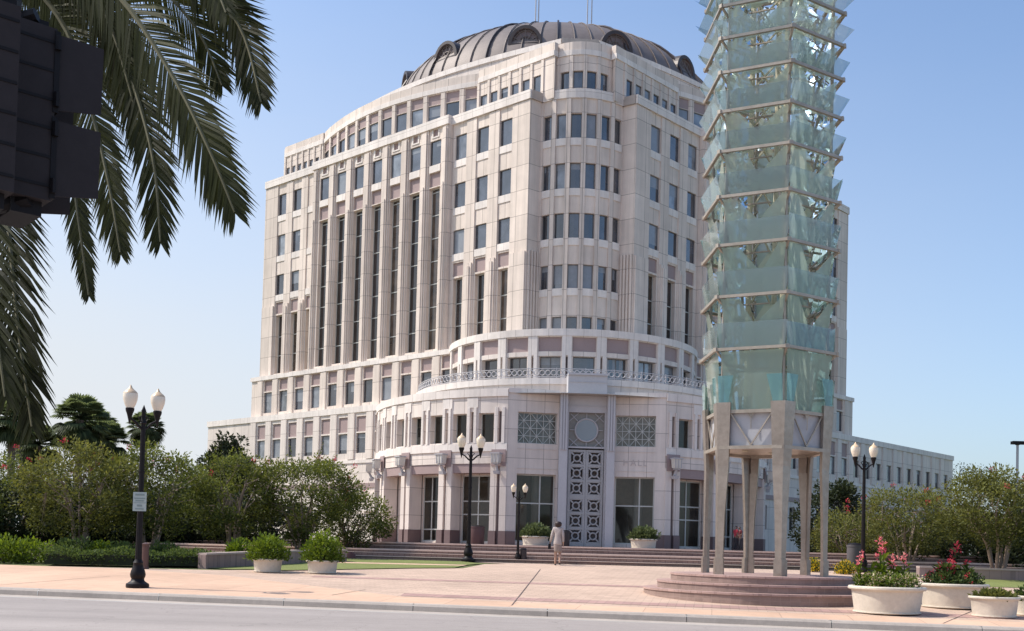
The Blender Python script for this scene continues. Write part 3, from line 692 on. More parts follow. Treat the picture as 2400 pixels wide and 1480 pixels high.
for x0, z0, x1, z1 in ((.16, 7.6, .8, 7.05), (.16, 8.8, .8, 9.38), (2.6, 7.6, 1.96, 7.05), (2.6, 8.8, 1.96, 9.38)): mb.bar(V3(Sd, x0, -.2, z0), V3(Sd, x1, -.2, z1), .05, .05, 1)
hp(mb, 'round_window', [mat('round_glass', (.22, .25, .28), .12, spec=.9), RAILM])
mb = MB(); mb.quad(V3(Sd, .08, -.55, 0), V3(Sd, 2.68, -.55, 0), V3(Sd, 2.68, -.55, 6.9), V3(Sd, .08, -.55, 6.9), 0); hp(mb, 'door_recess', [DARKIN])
for i in (0, 1):
    t0 = .14+1.25*i; t1 = t0+1.23; mb = MB(); rows = []; z = .28
    for k in range(6):
        rows.append(z); z += 1.06+(.17 if k == 2 else 0)
    sbox(mb, Sd, t0, t0+.14, .02, 6.8, -.22, -.1, 0); sbox(mb, Sd, t1-.14, t1, .02, 6.8, -.22, -.1, 0)
    sbox(mb, Sd, t0+.14, t1-.14, .02, .28, -.22, -.1, 0)
    for k, z in enumerate(rows):
        zt = z+.92; nz = rows[k+1] if k < 5 else 6.8
        sbox(mb, Sd, t0+.14, t1-.14, zt, nz, -.22, -.1, 0)
        tc, zc = (t0+t1)/2, z+.46
        mb.ring(V3(Sd, tc, -.15, zc), (NF[0], NF[1], 0), .235, .062, 18, 6, 0)
        for sx in (-1, 1):
            for sz in (-1, 1): mb.bar(V3(Sd, tc+sx*.2, -.15, zc+sz*.2), V3(Sd, tc+sx*.46, -.15, zc+sz*.45), .1, .06, 0, up=(NF[0], NF[1], 0))
            sbox(mb, Sd, tc+sx*.445-.025, tc+sx*.445+.025, z, zt, -.2, -.12, 0)
        for zz in (z, zt-.05): sbox(mb, Sd, tc-.42, tc+.42, zz, zz+.05, -.2, -.12, 0)
    hp(mb, 'door_grille', [GRILLE])
for S, o in wins: window(S, o, hall)

# ------------------------------------------------------------------ ground, road, plaza
def struct(mb, name, mats, smooth=None): return tag(mb.build(name, mats, None, smooth), kind='structure')
GRASSG = mat('lawn_ground', (.115, .125, .038), .95, noise=((.25, .15), (3, .2), (25, .25)))
LAWN = mat('lawn', (.17, .19, .05), .95, noise=((.4, .12), (5, .15), (40, .3)), bump=(60, .4))
ROAD = mat('concrete_road', (.33, .285, .26), .85, noise=((.5, .06), (3.5, .05), (60, .22)), bump=(70, .2))
nt_ = ROAD.node_tree; b_ = nt_.nodes['Principled BSDF']; lk = b_.inputs['Base Color'].links[0].from_socket
tc_ = nt_.nodes.new('ShaderNodeTexCoord'); mp_ = nt_.nodes.new('ShaderNodeMapping'); mp_.inputs['Rotation'].default_value = (0, 0, rad(8.5)); mp_.inputs['Scale'].default_value = (.03, .55, 1); nt_.links.new(tc_.outputs['Object'], mp_.inputs['Vector'])
n_ = nt_.nodes.new('ShaderNodeTexNoise'); n_.inputs['Scale'].default_value = 1; n_.inputs['Detail'].default_value = 5; nt_.links.new(mp_.outputs[0], n_.inputs['Vector'])
m_ = nt_.nodes.new('ShaderNodeMapRange'); m_.inputs['From Min'].default_value = .3; m_.inputs['From Max'].default_value = .7; m_.inputs['To Min'].default_value = .80; m_.inputs['To Max'].default_value = 1.08; nt_.links.new(n_.outputs['Fac'], m_.inputs['Value'])
v_ = nt_.nodes.new('ShaderNodeVectorMath'); v_.operation = 'SCALE'; nt_.links.new(lk, v_.inputs[0]); nt_.links.new(m_.outputs[0], v_.inputs['Scale'])
vo = nt_.nodes.new('ShaderNodeTexVoronoi'); vo.feature = 'DISTANCE_TO_EDGE'; vo.inputs['Scale'].default_value = .33
wn = nt_.nodes.new('ShaderNodeTexNoise'); wn.inputs['Scale'].default_value = 1.4; wn.inputs['Detail'].default_value = 6; nt_.links.new(tc_.outputs['Object'], wn.inputs['Vector'])
wa = nt_.nodes.new('ShaderNodeVectorMath'); wa.operation = 'ADD'; nt_.links.new(tc_.outputs['Object'], wa.inputs[0]); nt_.links.new(wn.outputs['Color'], wa.inputs[1]); nt_.links.new(wa.outputs[0], vo.inputs['Vector'])
cr_ = nt_.nodes.new('ShaderNodeMapRange'); cr_.inputs['From Min'].default_value = .0; cr_.inputs['From Max'].default_value = .006; cr_.inputs['To Min'].default_value = .72; cr_.inputs['To Max'].default_value = 1.0; nt_.links.new(vo.outputs['Distance'], cr_.inputs['Value'])
v2 = nt_.nodes.new('ShaderNodeVectorMath'); v2.operation = 'SCALE'; nt_.links.new(v_.outputs[0], v2.inputs[0]); nt_.links.new(cr_.outputs[0], v2.inputs['Scale']); nt_.links.new(v2.outputs[0], b_.inputs['Base Color'])
KERB = mat('kerb_concrete', (.40, .345, .30), .85, noise=((.7, .14), (6, .1), (40, .1)))
RSAND = rad(-8.5)
PLAZA = brickmat('plaza_brick', (.52, .375, .285), .42, .21, (.39, .275, .215), .012, var=.09, offset=.5, src='Object', grime=.10, rot=-RSAND, gscale=.25)
WALKM = brickmat('sidewalk_paving', (.60, .395, .275), 1.5, 1.5, (.44, .29, .21), .014, var=.05, src='Object', grime=.10, rot=-RSAND, gscale=.3)
BANDM = brickmat('brick_band', (.40, .25, .215), .21, .42, (.30, .2, .17), .012, var=.10, src='Object', grime=.10, rot=-RSAND, gscale=.3)
def cy(X): return 24.03-.1496*X
mb = MB()
xs = [-900, -300, -120, -60, -30, -15, 0, 15, 30, 60, 120, 300, 900]
ys = [None, 30, 42.56, 60, 120, 400, 2500]
for i in range(len(xs)-1):
    for j in range(len(ys)-1):
        q = []
        for X, yy in ((xs[i], ys[j]), (xs[i+1], ys[j]), (xs[i+1], ys[j+1]), (xs[i], ys[j+1])):
            if yy is None: yy = min(cy(X)+.3, 29) if abs(X) < 100 else 24
            q.append((X, yy, gz(yy)-.02))
        mb.quad(*q)
struct(mb, 'ground', [GRASSG])
def sheet(name, pts, dz, m): 
    mb = MB(); mb.add([(x, y, -2.35+.039*y+dz) for x, y in pts], [tuple(range(len(pts)))]); return struct(mb, name, [m])
sheet('plaza', [(-80, cy(-80)+.3), (-80, 45), (-40, 36), (-26, 33.8), (-10.3, 34.2), (-9.3, 34.7), (-8.3, 34.6), (-4.6, 37.4), (-3.0, 38.2), (-2.4, 41.2), (-1.6, 41.6), (-3, 42.45), (12, 42.45), (14, 38.0), (22, 36.5), (80, 32), (80, cy(80)+.3)], .0, PLAZA)
sheet('sidewalk', [(-80, cy(-80)+.3), (-80, cy(-80)+7.2), (-13, cy(-13)+7.6), (-9.5, cy(-9.5)+6.6), (-3.5, cy(-3.5)+1.9), (.3, cy(.3)+1.55), (80, cy(80)+1.5), (80, cy(80)+.3)], .005, WALKM)
sheet('paving_band', [(-3.6, cy(-3.6)+2.1), (-3.6, cy(-3.6)+2.9), (30, cy(30)+2.9), (30, cy(30)+2.1)], .006, BANDM)
sheet('paving_band', [(-7, 32.2), (-7, 32.8), (14, 31.0), (14, 30.4)], .006, BANDM)
# expansion joint in the paving and lawn strips
mb = MB()
for (x0, y0, x1, y1) in ((-.82, 24.9, -.3, 38.7), (-5.2, 26.4, -4.7, 28.2), (8.4, 23.3, 10.2, 26.4), (-13.6, 26.4, -12.2, 30.5)):
    mb.add([(x0-.014, y0, -2.35+.039*y0+.009), (x0+.014, y0, -2.35+.039*y0+.009), (x1+.014, y1, -2.35+.039*y1+.009), (x1-.014, y1, -2.35+.039*y1+.009)], [(0, 1, 2, 3)])
struct(mb, 'paving_joint', [mat('joint', (.12, .085, .075), .9)])
g1, g2 = gnd(640, 1340), gnd(1010, 1335)
sheet('lawn', [(-10.0, 34.6), (-9.3, 34.9), (-8.4, 34.8), (-4.7, 37.6), (-3.3, 38.3), (-3.1, 39.6), (-14, 39.0), (-14, 36)], .012, LAWN)
sheet('lawn', [(-3.0, 40.2), (-2.5, 41.3), (-3.4, 42.4), (-14, 42.4), (-14, 40.0)], .012, LAWN)
sheet('path', [(-3.1, 39.62), (-3.0, 40.18), (-14, 39.98), (-14, 39.02)], .012, WALKM)
sheet('lawn', [(13.6, 35.4), (30, 33.5), (30, 38.5), (14.2, 39.6)], .012, LAWN)
# kerb and road
mb = MB(); X0, X1 = -90, 90; N = 60
for i in range(N):
    a, b = X0+(X1-X0)*i/N, X0+(X1-X0)*(i+1)/N-.02
    za, zb = -2.35+.039*(cy(a)+.3)+.012, -2.35+.039*(cy(b)+.3)+.012
    A0, A1, B0, B1 = (a, cy(a)+.31), (a, cy(a)-.0), (b, cy(b)+.31), (b, cy(b)-.0)
    mb.quad((*A0, za), (*B0, zb), (B1[0], B1[1]+.04, zb-.004), (A1[0], A1[1]+.04, za-.004))
    mb.quad((A1[0], A1[1]+.04, za-.004), (B1[0], B1[1]+.04, zb-.004), (*B1, zb-.05), (*A1, za-.05))
    mb.quad((*A1, za-.05), (*B1, zb-.05), (B1[0], B1[1]-.015, zb-.16), (A1[0], A1[1]-.015, za-.16))
    mb.quad((b, cy(b)+.31, zb-.006), (b, cy(b)+.03, zb-.01), (b+.02, cy(b)+.03, zb-.01), (b+.02, cy(b)+.31, zb-.006), 1); mb.quad((b, cy(b)+.02, zb-.04), (b+.02, cy(b)+.02, zb-.04), (b+.02, cy(b)+.0, zb-.16), (b, cy(b)+.0, zb-.16), 1)
struct(mb, 'kerb', [KERB, mat('kerb_joint', (.10, .085, .075), .9)])
mb = MB()
def rz(X): return -2.35+.039*cy(X)-.135
mb.quad((-90, cy(-90), rz(-90)), (90, cy(90), rz(90)), (90, cy(90)-.55, rz(90)-.012), (-90, cy(-90)-.55, rz(-90)-.012)); struct(mb, 'gutter', [KERB])
mb = MB()
for i in range(12):
    a, b = -90+15*i, -75+15*i
    mb.quad((a, cy(a)-.55, rz(a)-.016), (b, cy(b)-.55, rz(b)-.016), (b, cy(b)-80, rz(b)-.02), (a, cy(a)-80, rz(a)-.02))
struct(mb, 'road', [ROAD])
# terrace and curved steps, concentric with the rotunda
TERR = brickmat('terrace_brick', (.31, .215, .18), .42, .21, (.24, .16, .145), .012, var=.08, offset=.5, src='Object', grime=.08)
RISER = brickmat('step_brick', (.25, .172, .145), .22, .15, (.15, .10, .09), .012, var=.1, src='UV', grime=.1)
NOSE = mat('step_nosing', (.60, .46, .39), .8, noise=((.8, .08), (10, .08)))
mb = MB(); radii = [48.75, 48.35, 47.95, 45.9, 45.5]; zt = -.70
for k, R_ in enumerate(radii):
    S = cyl(RC, R_); S.step = 1.5; Rn = radii[k+1] if k < 4 else 26.0; z = zt+.14*(k+1); nh = .06 if k in (2, 4) else .022
    for a in [x*1.5-48 for x in range(64)]:
        b = a+1.5
        mb.quad(V3(S, a, 0, z-.14-(.25 if k == 0 else 0)), V3(S, b, 0, z-.14-(.25 if k == 0 else 0)), V3(S, b, 0, z-nh), V3(S, a, 0, z-nh), 1, ((a*S.k, z-.2), (b*S.k, z-.2), (b*S.k, z-nh), (a*S.k, z-nh)))
        mb.quad(V3(S, a, .02, z-nh), V3(S, b, .02, z-nh), V3(S, b, .02, z), V3(S, a, .02, z), 2)
        mb.quad(V3(S, a, .02, z), V3(S, b, .02, z), V3(S, b, -.35, z), V3(S, a, -.35, z), 2)
        mb.quad(V3(S, a, -.35, z), V3(S, b, -.35, z), V3(S, b, Rn-R_, z), V3(S, a, Rn-R_, z), 0)
struct(mb, 'steps', [TERR, RISER, NOSE])
mb = MB(); S = cyl(RC, 26.2); n = 90; mb.add([(RC[0], RC[1], -.003)]+[V3(S, -100+200*i/n, 0, -.003) for i in range(n+1)], [(0, i+1, i+2) for i in range(n)]); struct(mb, 'terrace', [TERR])

# ------------------------------------------------------------------ street lamps
def make_lamp(loc, rz, label):
    t = thing('street_lamp', label, 'street lamp', loc, rz, 'black twin-globe street lamps')
    b = lambda mb, n, m, s=40, p=None: mb.build(n, m, p if p else t, s, local=True)
    mb = MB(); mb.lathe([(.0, 0), (.27, 0), (.28, .05), (.27, .10), (.22, .13), (.165, .17), (.15, .22), (.175, .27), (.185, .33), (.165, .42), (.125, .52), (.115, .6), (.125, .62), (.10, .66), (.085, .7)], 20); b(mb, 'base', [BLACK])
    mb = MB(); H = 4.05; n = 24
    vs = []; fs = []
    for r0, z in ((.085, .68), (.068, 2.4), (.058, H)):
        for i in range(n): w = 2*math.pi*i/n; r = r0*(1.0 if i % 2 else .88); vs.append((r*math.cos(w), r*math.sin(w), z))
    for j in range(2):
        for i in range(n): fs.append((j*n+i, j*n+(i+1) % n, (j+1)*n+(i+1) % n, (j+1)*n+i))
    mb.add(vs, fs); mb.lathe([(.075, 2.86), (.082, 2.88), (.075, 2.90)], 16); mb.lathe([(.06, H), (.085, H+.03), (.06, H+.08), (.05, H+.3), (.06, H+.34), (.03, H+.42), (.0, H+.5)], 16); b(mb, 'pole', [BLACK])
    for sx in (-1, 1):
        mb = MB(); pts = [(0, 0, 3.92), (sx*.1, 0, 3.98), (sx*.22, 0, 4.1), (sx*.33, 0, 4.16), (sx*.37, 0, 4.22)]
        mb.tube(pts, [.035, .032, .028, .026, .026], 8); mb.tube([(sx*.05, 0, 4.1), (sx*.14, 0, 4.22), (sx*.06, 0, 4.26)], .016, 6)
        mb.lathe([(.0, 4.02), (.015, 4.05), (.05, 4.2), (.07, 4.28), (.10, 4.36), (.105, 4.42), (.085, 4.43)], 14, (sx*.37, 0, 0)); arm = b(mb, 'arm', [BLACK])
        mb = MB(); mb.lathe([(.088, 4.425), (.125, 4.5), (.165, 4.62), (.178, 4.72), (.172, 4.78)], 18, (sx*.37, 0, 0), 0)
        mb.lathe([(.172, 4.78), (.165, 4.80), (.135, 4.84), (.085, 4.88), (.045, 4.92), (.022, 4.97), (.006, 5.0)], 18, (sx*.37, 0, 0), 1)
        g = b(mb, 'globe', [GLOBE, GLOBET], 50, arm)
    return t
p = gnd(322, 1378)
LampR = at(2024, 1200, 42); LampR.z = gz(42)
lampA = make_lamp(p, rad(50), 'nearest and largest twin-globe lamp post, black fluted pole with small white sign, at the kerb')
m1 = gnd(1097, 1317); lampB = dup(lampA, m1, rad(4), 'black twin-globe lamp post on the lawn edge in front of the curved left colonnade')
lampC = dup(lampA, LampR, rad(8), 'black twin-globe lamp post among the shrubs to the right of the glass tower')
l3 = gnd(1213, 1319); lampD = dup(lampA, l3, rad(10), 'shortest black twin-globe lamp post, in front of the entrance steps left of the walking woman', .62)
# parking sign on the near lamp
mb = MB(); mb.box((0, 0, 0), (.32, .012, .47), 0)
SGN = [mat('sign_white', (.40, .44, .41), .5, noise=((4, .1), (30, .03))), mat('sign_grey_print', (.22, .26, .25), .6), BLACK]
for z, w, h in ((.17, .22, .045), (.08, .26, .03), (.02, .2, .03), (-.1, .12, .05), (-.18, .2, .03)): mb.box((.0, -.009, z), (w, .006, h), 1)
mb.box((0, -.008, -.03), (.30, .006, .012), 1)
sg_ = tag(mb.build('parking_sign', SGN, None, None, local=True), 'small white rectangular parking sign strapped to the nearest lamp post', 'sign')
sg_.location = (p.x+.02, p.y-.11, p.z+EYE+2.13); sg_.rotation_euler = (0, 0, rad(6))
mb = MB(); q = gnd(339, 1334); mb.tube([(q.x, q.y, q.z), (q.x, q.y, q.z+.72)], .11, 10); mb.lathe([(.125, .72), (.13, .78), (.0, .82)], 12, (q.x, q.y, q.z)); mb.lathe([(.13, 0), (.13, .05), (.11, .07)], 12, (q.x, q.y, q.z))
tag(mb.build('bollard', [mat('brown_paint', (.10, .05, .042), .5)], None, 40), 'brown cylindrical post standing behind the nearest lamp post by the hedge', 'bollard')

# ------------------------------------------------------------------ glass tower sculpture
base = gnd(1786, 1418); TC = Vector((5.79, 29.6, 0))
TZ0 = -1.33+.0
tw = thing('glass_tower', 'tall hexagonal glass and steel tower sculpture of flared green panes on six splayed legs', 'sculpture', (TC.x, TC.y, -.62))
pl = thing('round_plinth', 'round three-stepped brick plinth under the glass tower sculpture', 'plinth', (TC.x, TC.y, -1.25))
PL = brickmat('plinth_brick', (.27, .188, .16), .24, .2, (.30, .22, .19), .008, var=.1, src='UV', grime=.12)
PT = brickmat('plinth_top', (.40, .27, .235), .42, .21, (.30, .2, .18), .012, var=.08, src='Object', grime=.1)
for k, (R_, z0, z1) in enumerate(((3.2, -1.5, -1.03), (2.84, -1.032, -.83), (2.48, -.832, -.63))):
    mb = MB(); n = 72; pts = [(TC.x+R_*math.cos(2*math.pi*i/n), TC.y+R_*math.sin(2*math.pi*i/n)) for i in range(n)]
    for i in range(n):
        a, b = pts[i], pts[(i+1) % n]; u0, u1 = R_*2*math.pi*i/n, R_*2*math.pi*(i+1)/n
        mb.quad((*a, z0), (*b, z0), (*b, z1-.05), (*a, z1-.05), 0, ((u0, z0), (u1, z0), (u1, z1-.05), (u0, z1-.05)))
        ca = (TC.x+(a[0]-TC.x)*1.008, TC.y+(a[1]-TC.y)*1.008); cb = (TC.x+(b[0]-TC.x)*1.008, TC.y+(b[1]-TC.y)*1.008)
        mb.quad((*ca, z1-.05), (*cb, z1-.05), (*cb, z1), (*ca, z1), 1)
        mb.quad((*a, z1-.05), (*b, z1-.05), (*cb, z1-.05), (*ca, z1-.05), 1)
        ia = (TC.x+(a[0]-TC.x)*(1-.45/R_), TC.y+(a[1]-TC.y)*(1-.45/R_)); ib = (TC.x+(b[0]-TC.x)*(1-.45/R_), TC.y+(b[1]-TC.y)*(1-.45/R_))
        mb.quad((*ca, z1), (*cb, z1), (*ib, z1), (*ia, z1), 1)
    if k == 2: mb.add([(TC.x+(a[0]-TC.x)*(1-.44/R_), TC.y+(a[1]-TC.y)*(1-.44/R_), z1-.001) for a in pts], [tuple(range(n))], 1)
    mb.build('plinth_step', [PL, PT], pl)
PH0 = 4
HEX = [math.pi*2*k/6+rad(-90+PH0) for k in range(6)]
def hx(k, R_, z): w = HEX[k % 6]; return Vector((TC.x+R_*math.cos(w), TC.y+R_*math.sin(w), z))
# ring heights measured along the front corner
front = TC.y-1.9
def zy(y): return at(1846, y, TC.y-1.87).z
ringy = [811, 684, 560, 443, 334, 238, 144, 62, -16, -88]
RZ = [zy(y) for y in ringy]; RR = [1.87, 1.865, 1.865, 1.87, 1.88, 1.89, 1.905, 1.915, 1.92, 1.92]
for i in range(3): RZ.append(RZ[-1]+(RZ[-1]-RZ[-2])*.9); RR.append(1.85-.05*i)
LZT = zy(938)
# legs: bent plates that follow two faces of the hexagon and taper to a block
for k in range(6):
    mb = MB()
    for nb in (-1, 1):
        for zs in (((-.63, 1.73, .21), (-.20, 1.73, .21), 0), ((-.20, 1.71, .165), (.9, 1.71, .195), 1), ((.9, 1.71, .195), (2.2, 1.72, .28), 1), ((2.2, 1.72, .28), (LZT, 1.82, .38), 1)):
            (z0, R0, w0), (z1, R1, w1), kd = zs
            th = .11 if kd == 0 else .085
            def pt(R_, w, z, inner):
                c = hx(k, R_, z); d = (hx(k+nb, R_, z)-c).normalized(); n = Vector((c.x-TC.x, c.y-TC.y, 0)).normalized()
                ins = Vector((-d.y, d.x, 0));
                if ins.dot(n) > 0: ins = -ins
                return (c+d*w*inner[0]+ins*th*inner[1]+(n*.02 if kd == 0 else n*0))
            A_ = [pt(R0, w0, z0, e) for e in ((0, 0), (1, 0), (1, 1), (0, 1))]; B_ = [pt(R1, w1, z1, e) for e in ((0, 0), (1, 0), (1, 1), (0, 1))]
            A_[3] = pt(R0, w0, z0, (.25, 1)); B_[3] = pt(R1, w1, z1, (.12, 1))
            mb.add(A_+B_, [(0, 1, 5, 4), (1, 2, 6, 5), (2, 3, 7, 6), (3, 0, 4, 7), (4, 5, 6, 7), (3, 2, 1, 0)], 0 if nb == 1 else 0)
    mb.build('leg', [STEEL], tw)
# box frame between the legs
zb0, zb1 = zy(1046), zy(960)
for k in range(6):
    mb = MB(); a0, b0, a1, b1 = hx(k, 1.66, zb0), hx(k+1, 1.66, zb0), hx(k, 1.68, zb1), hx(k+1, 1.68, zb1)
    mb.bar(a0, b0, .16, .09, 0); mb.bar(a1, b1, .14, .09, 0)
    m_ = (a0+b0)/2; q1, q2 = a1.lerp(b1, .16), a1.lerp(b1, .84)
    o_ = Vector((m_.x-TC.x, m_.y-TC.y, 0)).normalized()*.03
    mb.bar(q1+o_, m_+o_+Vector((0, 0, .06)), .035, .035, 0); mb.bar(q2+o_, m_+o_+Vector((0, 0, .06)), .035, .035, 0)
    t_ = (a1+b1)/2; e_ = (b1-a1).normalized()
    mb.add([t_+o_-e_*.12, t_+o_+e_*.12, t_+o_-Vector((0, 0, .2))], [(0, 1, 2)], 0)
    mb.bar(t_+o_, t_+o_-Vector((0, 0, .45)), .02, .02, 0)
    mb.build('leg_brace', [STEELB], tw)
    mb = MB(); s_ = lambda p: Vector((TC.x+(p.x-TC.x)*.97, TC.y+(p.y-TC.y)*.97, p.z)); mb.quad(s_(a0), s_(b0), s_(b1), s_(a1)); mb.build('soffit_panel', [mat('white_panel_%d' % k, (.40, .40, .42), .5, noise=((2, .06), (11, .04)))], tw)
mb = MB(); zf = zb0+.03; mb.add([hx(k, 1.63, zf) for k in range(6)], [tuple(range(6))]); mb.build('floor_plate', [STEELB], tw)
# rings and posts
for i, z in enumerate(RZ):
    mb = MB()
    for k in range(6):
        mb.bar(hx(k, RR[i], z), hx(k+1, RR[i], z), .08, .075, 1)
        c = hx(k, RR[i], z); mb.box((c.x, c.y, c.z), (.11, .11, .10), 1, HEX[k])
        d = Vector((TC.x-c.x, TC.y-c.y, 0)).normalized(); mb.bar(c+d*.02-Vector((0, 0, .03)), c+d*.42-Vector((0, 0, .34)), .05, .05, 1)
    mb.build('steel_ring', [STEEL, STEELB], tw)
for k in range(6):
    mb = MB(); pts = [hx(k, 1.62, zb1-.1)]+[hx(k, 1.62, z) for z in RZ]; mb.tube(pts, .045, 6)
    for z0, z1 in zip(RZ, RZ[1:]): mb.bar(hx(k, 1.62, (z0*2+z1)/3), hx(k, 1.62, (z0*2+z1)/3)+Vector((TC.x-hx(k, 1, 0).x, TC.y-hx(k, 1, 0).y, 0)).normalized()*.25, .05, .05)
    mb.build('corner_post', [STEELB], tw)
mb = MB(); MA = Vector((TC.x, TC.y, 0))
for k in range(3):
    w = HEX[2*k]+.5; c = MA+Vector((math.cos(w), math.sin(w), 0))*.55
    mb.tube([c+Vector((0, 0, zb0)), c+Vector((0, 0, RZ[-1]+.5))], .075, 8)
for z0, z1 in zip([zb0]+RZ, RZ):
    for k in range(3):
        w, w2 = HEX[2*k]+.5, HEX[2*((k+1) % 3)]+.5
        mb.bar(MA+Vector((math.cos(w), math.sin(w), 0))*.55+Vector((0, 0, z0)), MA+Vector((math.cos(w2), math.sin(w2), 0))*.55+Vector((0, 0, z1)), .04, .04)
mb.build('mast', [mat('cream_steel', (.58, .53, .40), .45, .3, noise=((1, .1), (9, .08)))], tw)
GL1 = sheetglass('green_glass', (.72, .82, .76), (.50, .58, .51), .62)
GL5 = sheetglass('dense_green_glass', (.64, .78, .71), (.40, .50, .43), .68)
GL2 = sheetglass('blue_glass', (.66, .76, .79), (.42, .52, .55), .36)
GL3 = sheetglass('teal_glass', (.40, .68, .72), (.26, .52, .56), .50)
GL4 = sheetglass('pale_glass', (.80, .86, .74), (.60, .65, .52), .60)
ZZ = [zb1]+RZ
for i in range(len(ZZ)-1):
    z0, z1 = ZZ[i], ZZ[i+1]; h = z1-z0
    for k in range(6):
        def fp(u, R_, z):           # point on face k: u in 0..1 between corners
            a, b = hx(k, R_, z), hx(k+1, R_, z); return a.lerp(b, u)
        jit = rnd.uniform(-.03, .03)
        # main flared pair of panes with a notch between them
        a_, b_, nz = .44+.16*rnd.random(), .30+.25*rnd.random(), z0+h*rnd.uniform(.30, .5); Rn = 1.60+.2*(nz-z0)/h; mb = MB()
        if i == 0: mb.quad(fp(.08, 1.62, z0+.03), fp(.92, 1.62, z0+.03), fp(.97, 1.78, z1-.05), fp(.03, 1.78, z1-.05))
        else:
            lo, ro = rnd.uniform(.02, .20), rnd.uniform(.86, .98)
            mb.add([fp(.07, 1.60, z0+.03), fp(a_, 1.60, z0+.03), fp(a_, Rn, nz), fp(lo+.16, 1.78, z1-.05), fp(.02, 1.78, z1-.05)], [(0, 1, 2, 3, 4)])
            mb.add([fp(a_+.01, 1.59, z0+.03), fp(.93, 1.59, z0+.03), fp(.98, 1.77, z1-.05), fp(ro, 1.77, z1-.05), fp(a_+.01, Rn-.01, nz)], [(0, 1, 2, 3, 4)])
        mb.build('glass_pane', [GL5 if i < 3 else GL1 if (i*5+k*3) % 4 else GL4], tw)
        mb = MB(); mb.bar(fp(.25, 1.42, z1-h*.12), fp(.75, 1.42, z1-h*.12), .035, .035); mb.build('pane_bracket', [STEELB], tw)
        if i == 0: continue
        # outer leaf leaning out above the ring
        top = z0+h*(.50+jit); R2 = 1.80+.036*i+rnd.uniform(-.03, .05); e_ = .006*i
        mb = MB(); mb.quad(fp(.02, RR[i-1]-.06, z0+.05), fp(.98, RR[i-1]-.06, z0+.05), fp(1.0+e_, R2, top), fp(-e_, R2, top)); mb.build('glass_pane', [GL2], tw)
        # inner pane crossing behind
        R3 = 1.25; q = rnd.uniform(.1, .5)
        mb = MB(); mb.add([fp(.05, R3, z0+.1), fp(.05+q, R3-.05, z0+.1), fp(.95, R3-.05, z1-.2), fp(.95-q*.6, R3, z1-.1)], [(0, 1, 2, 3)]); mb.build('glass_pane', [GL4], tw)
for k in range(6):
    for u0, u1, w0, w1 in ((.03, .16, -.02, .24), (.84, .97, .76, 1.02)):
        def fp(u, R_, z):
            a, b = hx(k, R_, z), hx(k+1, R_, z); return a.lerp(b, u)
        mb = MB(); mb.quad(fp(u0, 1.80, LZT-.12), fp(u1, 1.80, LZT-.12), fp(w1*.9+.03, 1.84, LZT+.70), fp(w0*.9+.04, 1.84, LZT+.70)); mb.build('blue_pane', [GL3], tw)

# ------------------------------------------------------------------ foliage helpers
def leaf(mb, p, d, n, L, w, m=0, u=None):
    d = d.normalized(); s = d.cross(n)
    if s.length < 1e-3: s = d.cross(Vector((.3, .7, .2)))
    s.normalize(); u = rnd.random() if u is None else u
    mb.add([p, p+d*L*.45+s*w*.5, p+d*L, p+d*L*.45-s*w*.5], [(0, 1, 2, 3)], m, [((u, 0),)*4])
def rv(): 
    while True:
        v = Vector((rnd.uniform(-1, 1), rnd.uniform(-1, 1), rnd.uniform(-1, 1)))
        if .01 < v.length < 1: return v
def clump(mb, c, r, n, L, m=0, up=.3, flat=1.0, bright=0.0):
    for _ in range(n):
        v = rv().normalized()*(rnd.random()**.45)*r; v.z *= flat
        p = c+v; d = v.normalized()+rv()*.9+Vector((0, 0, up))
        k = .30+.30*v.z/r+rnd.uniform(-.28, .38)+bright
        leaf(mb, p, d, rv(), L*rnd.uniform(.7, 1.3), L*rnd.uniform(.38, .6), m, max(0, min(1, k)))
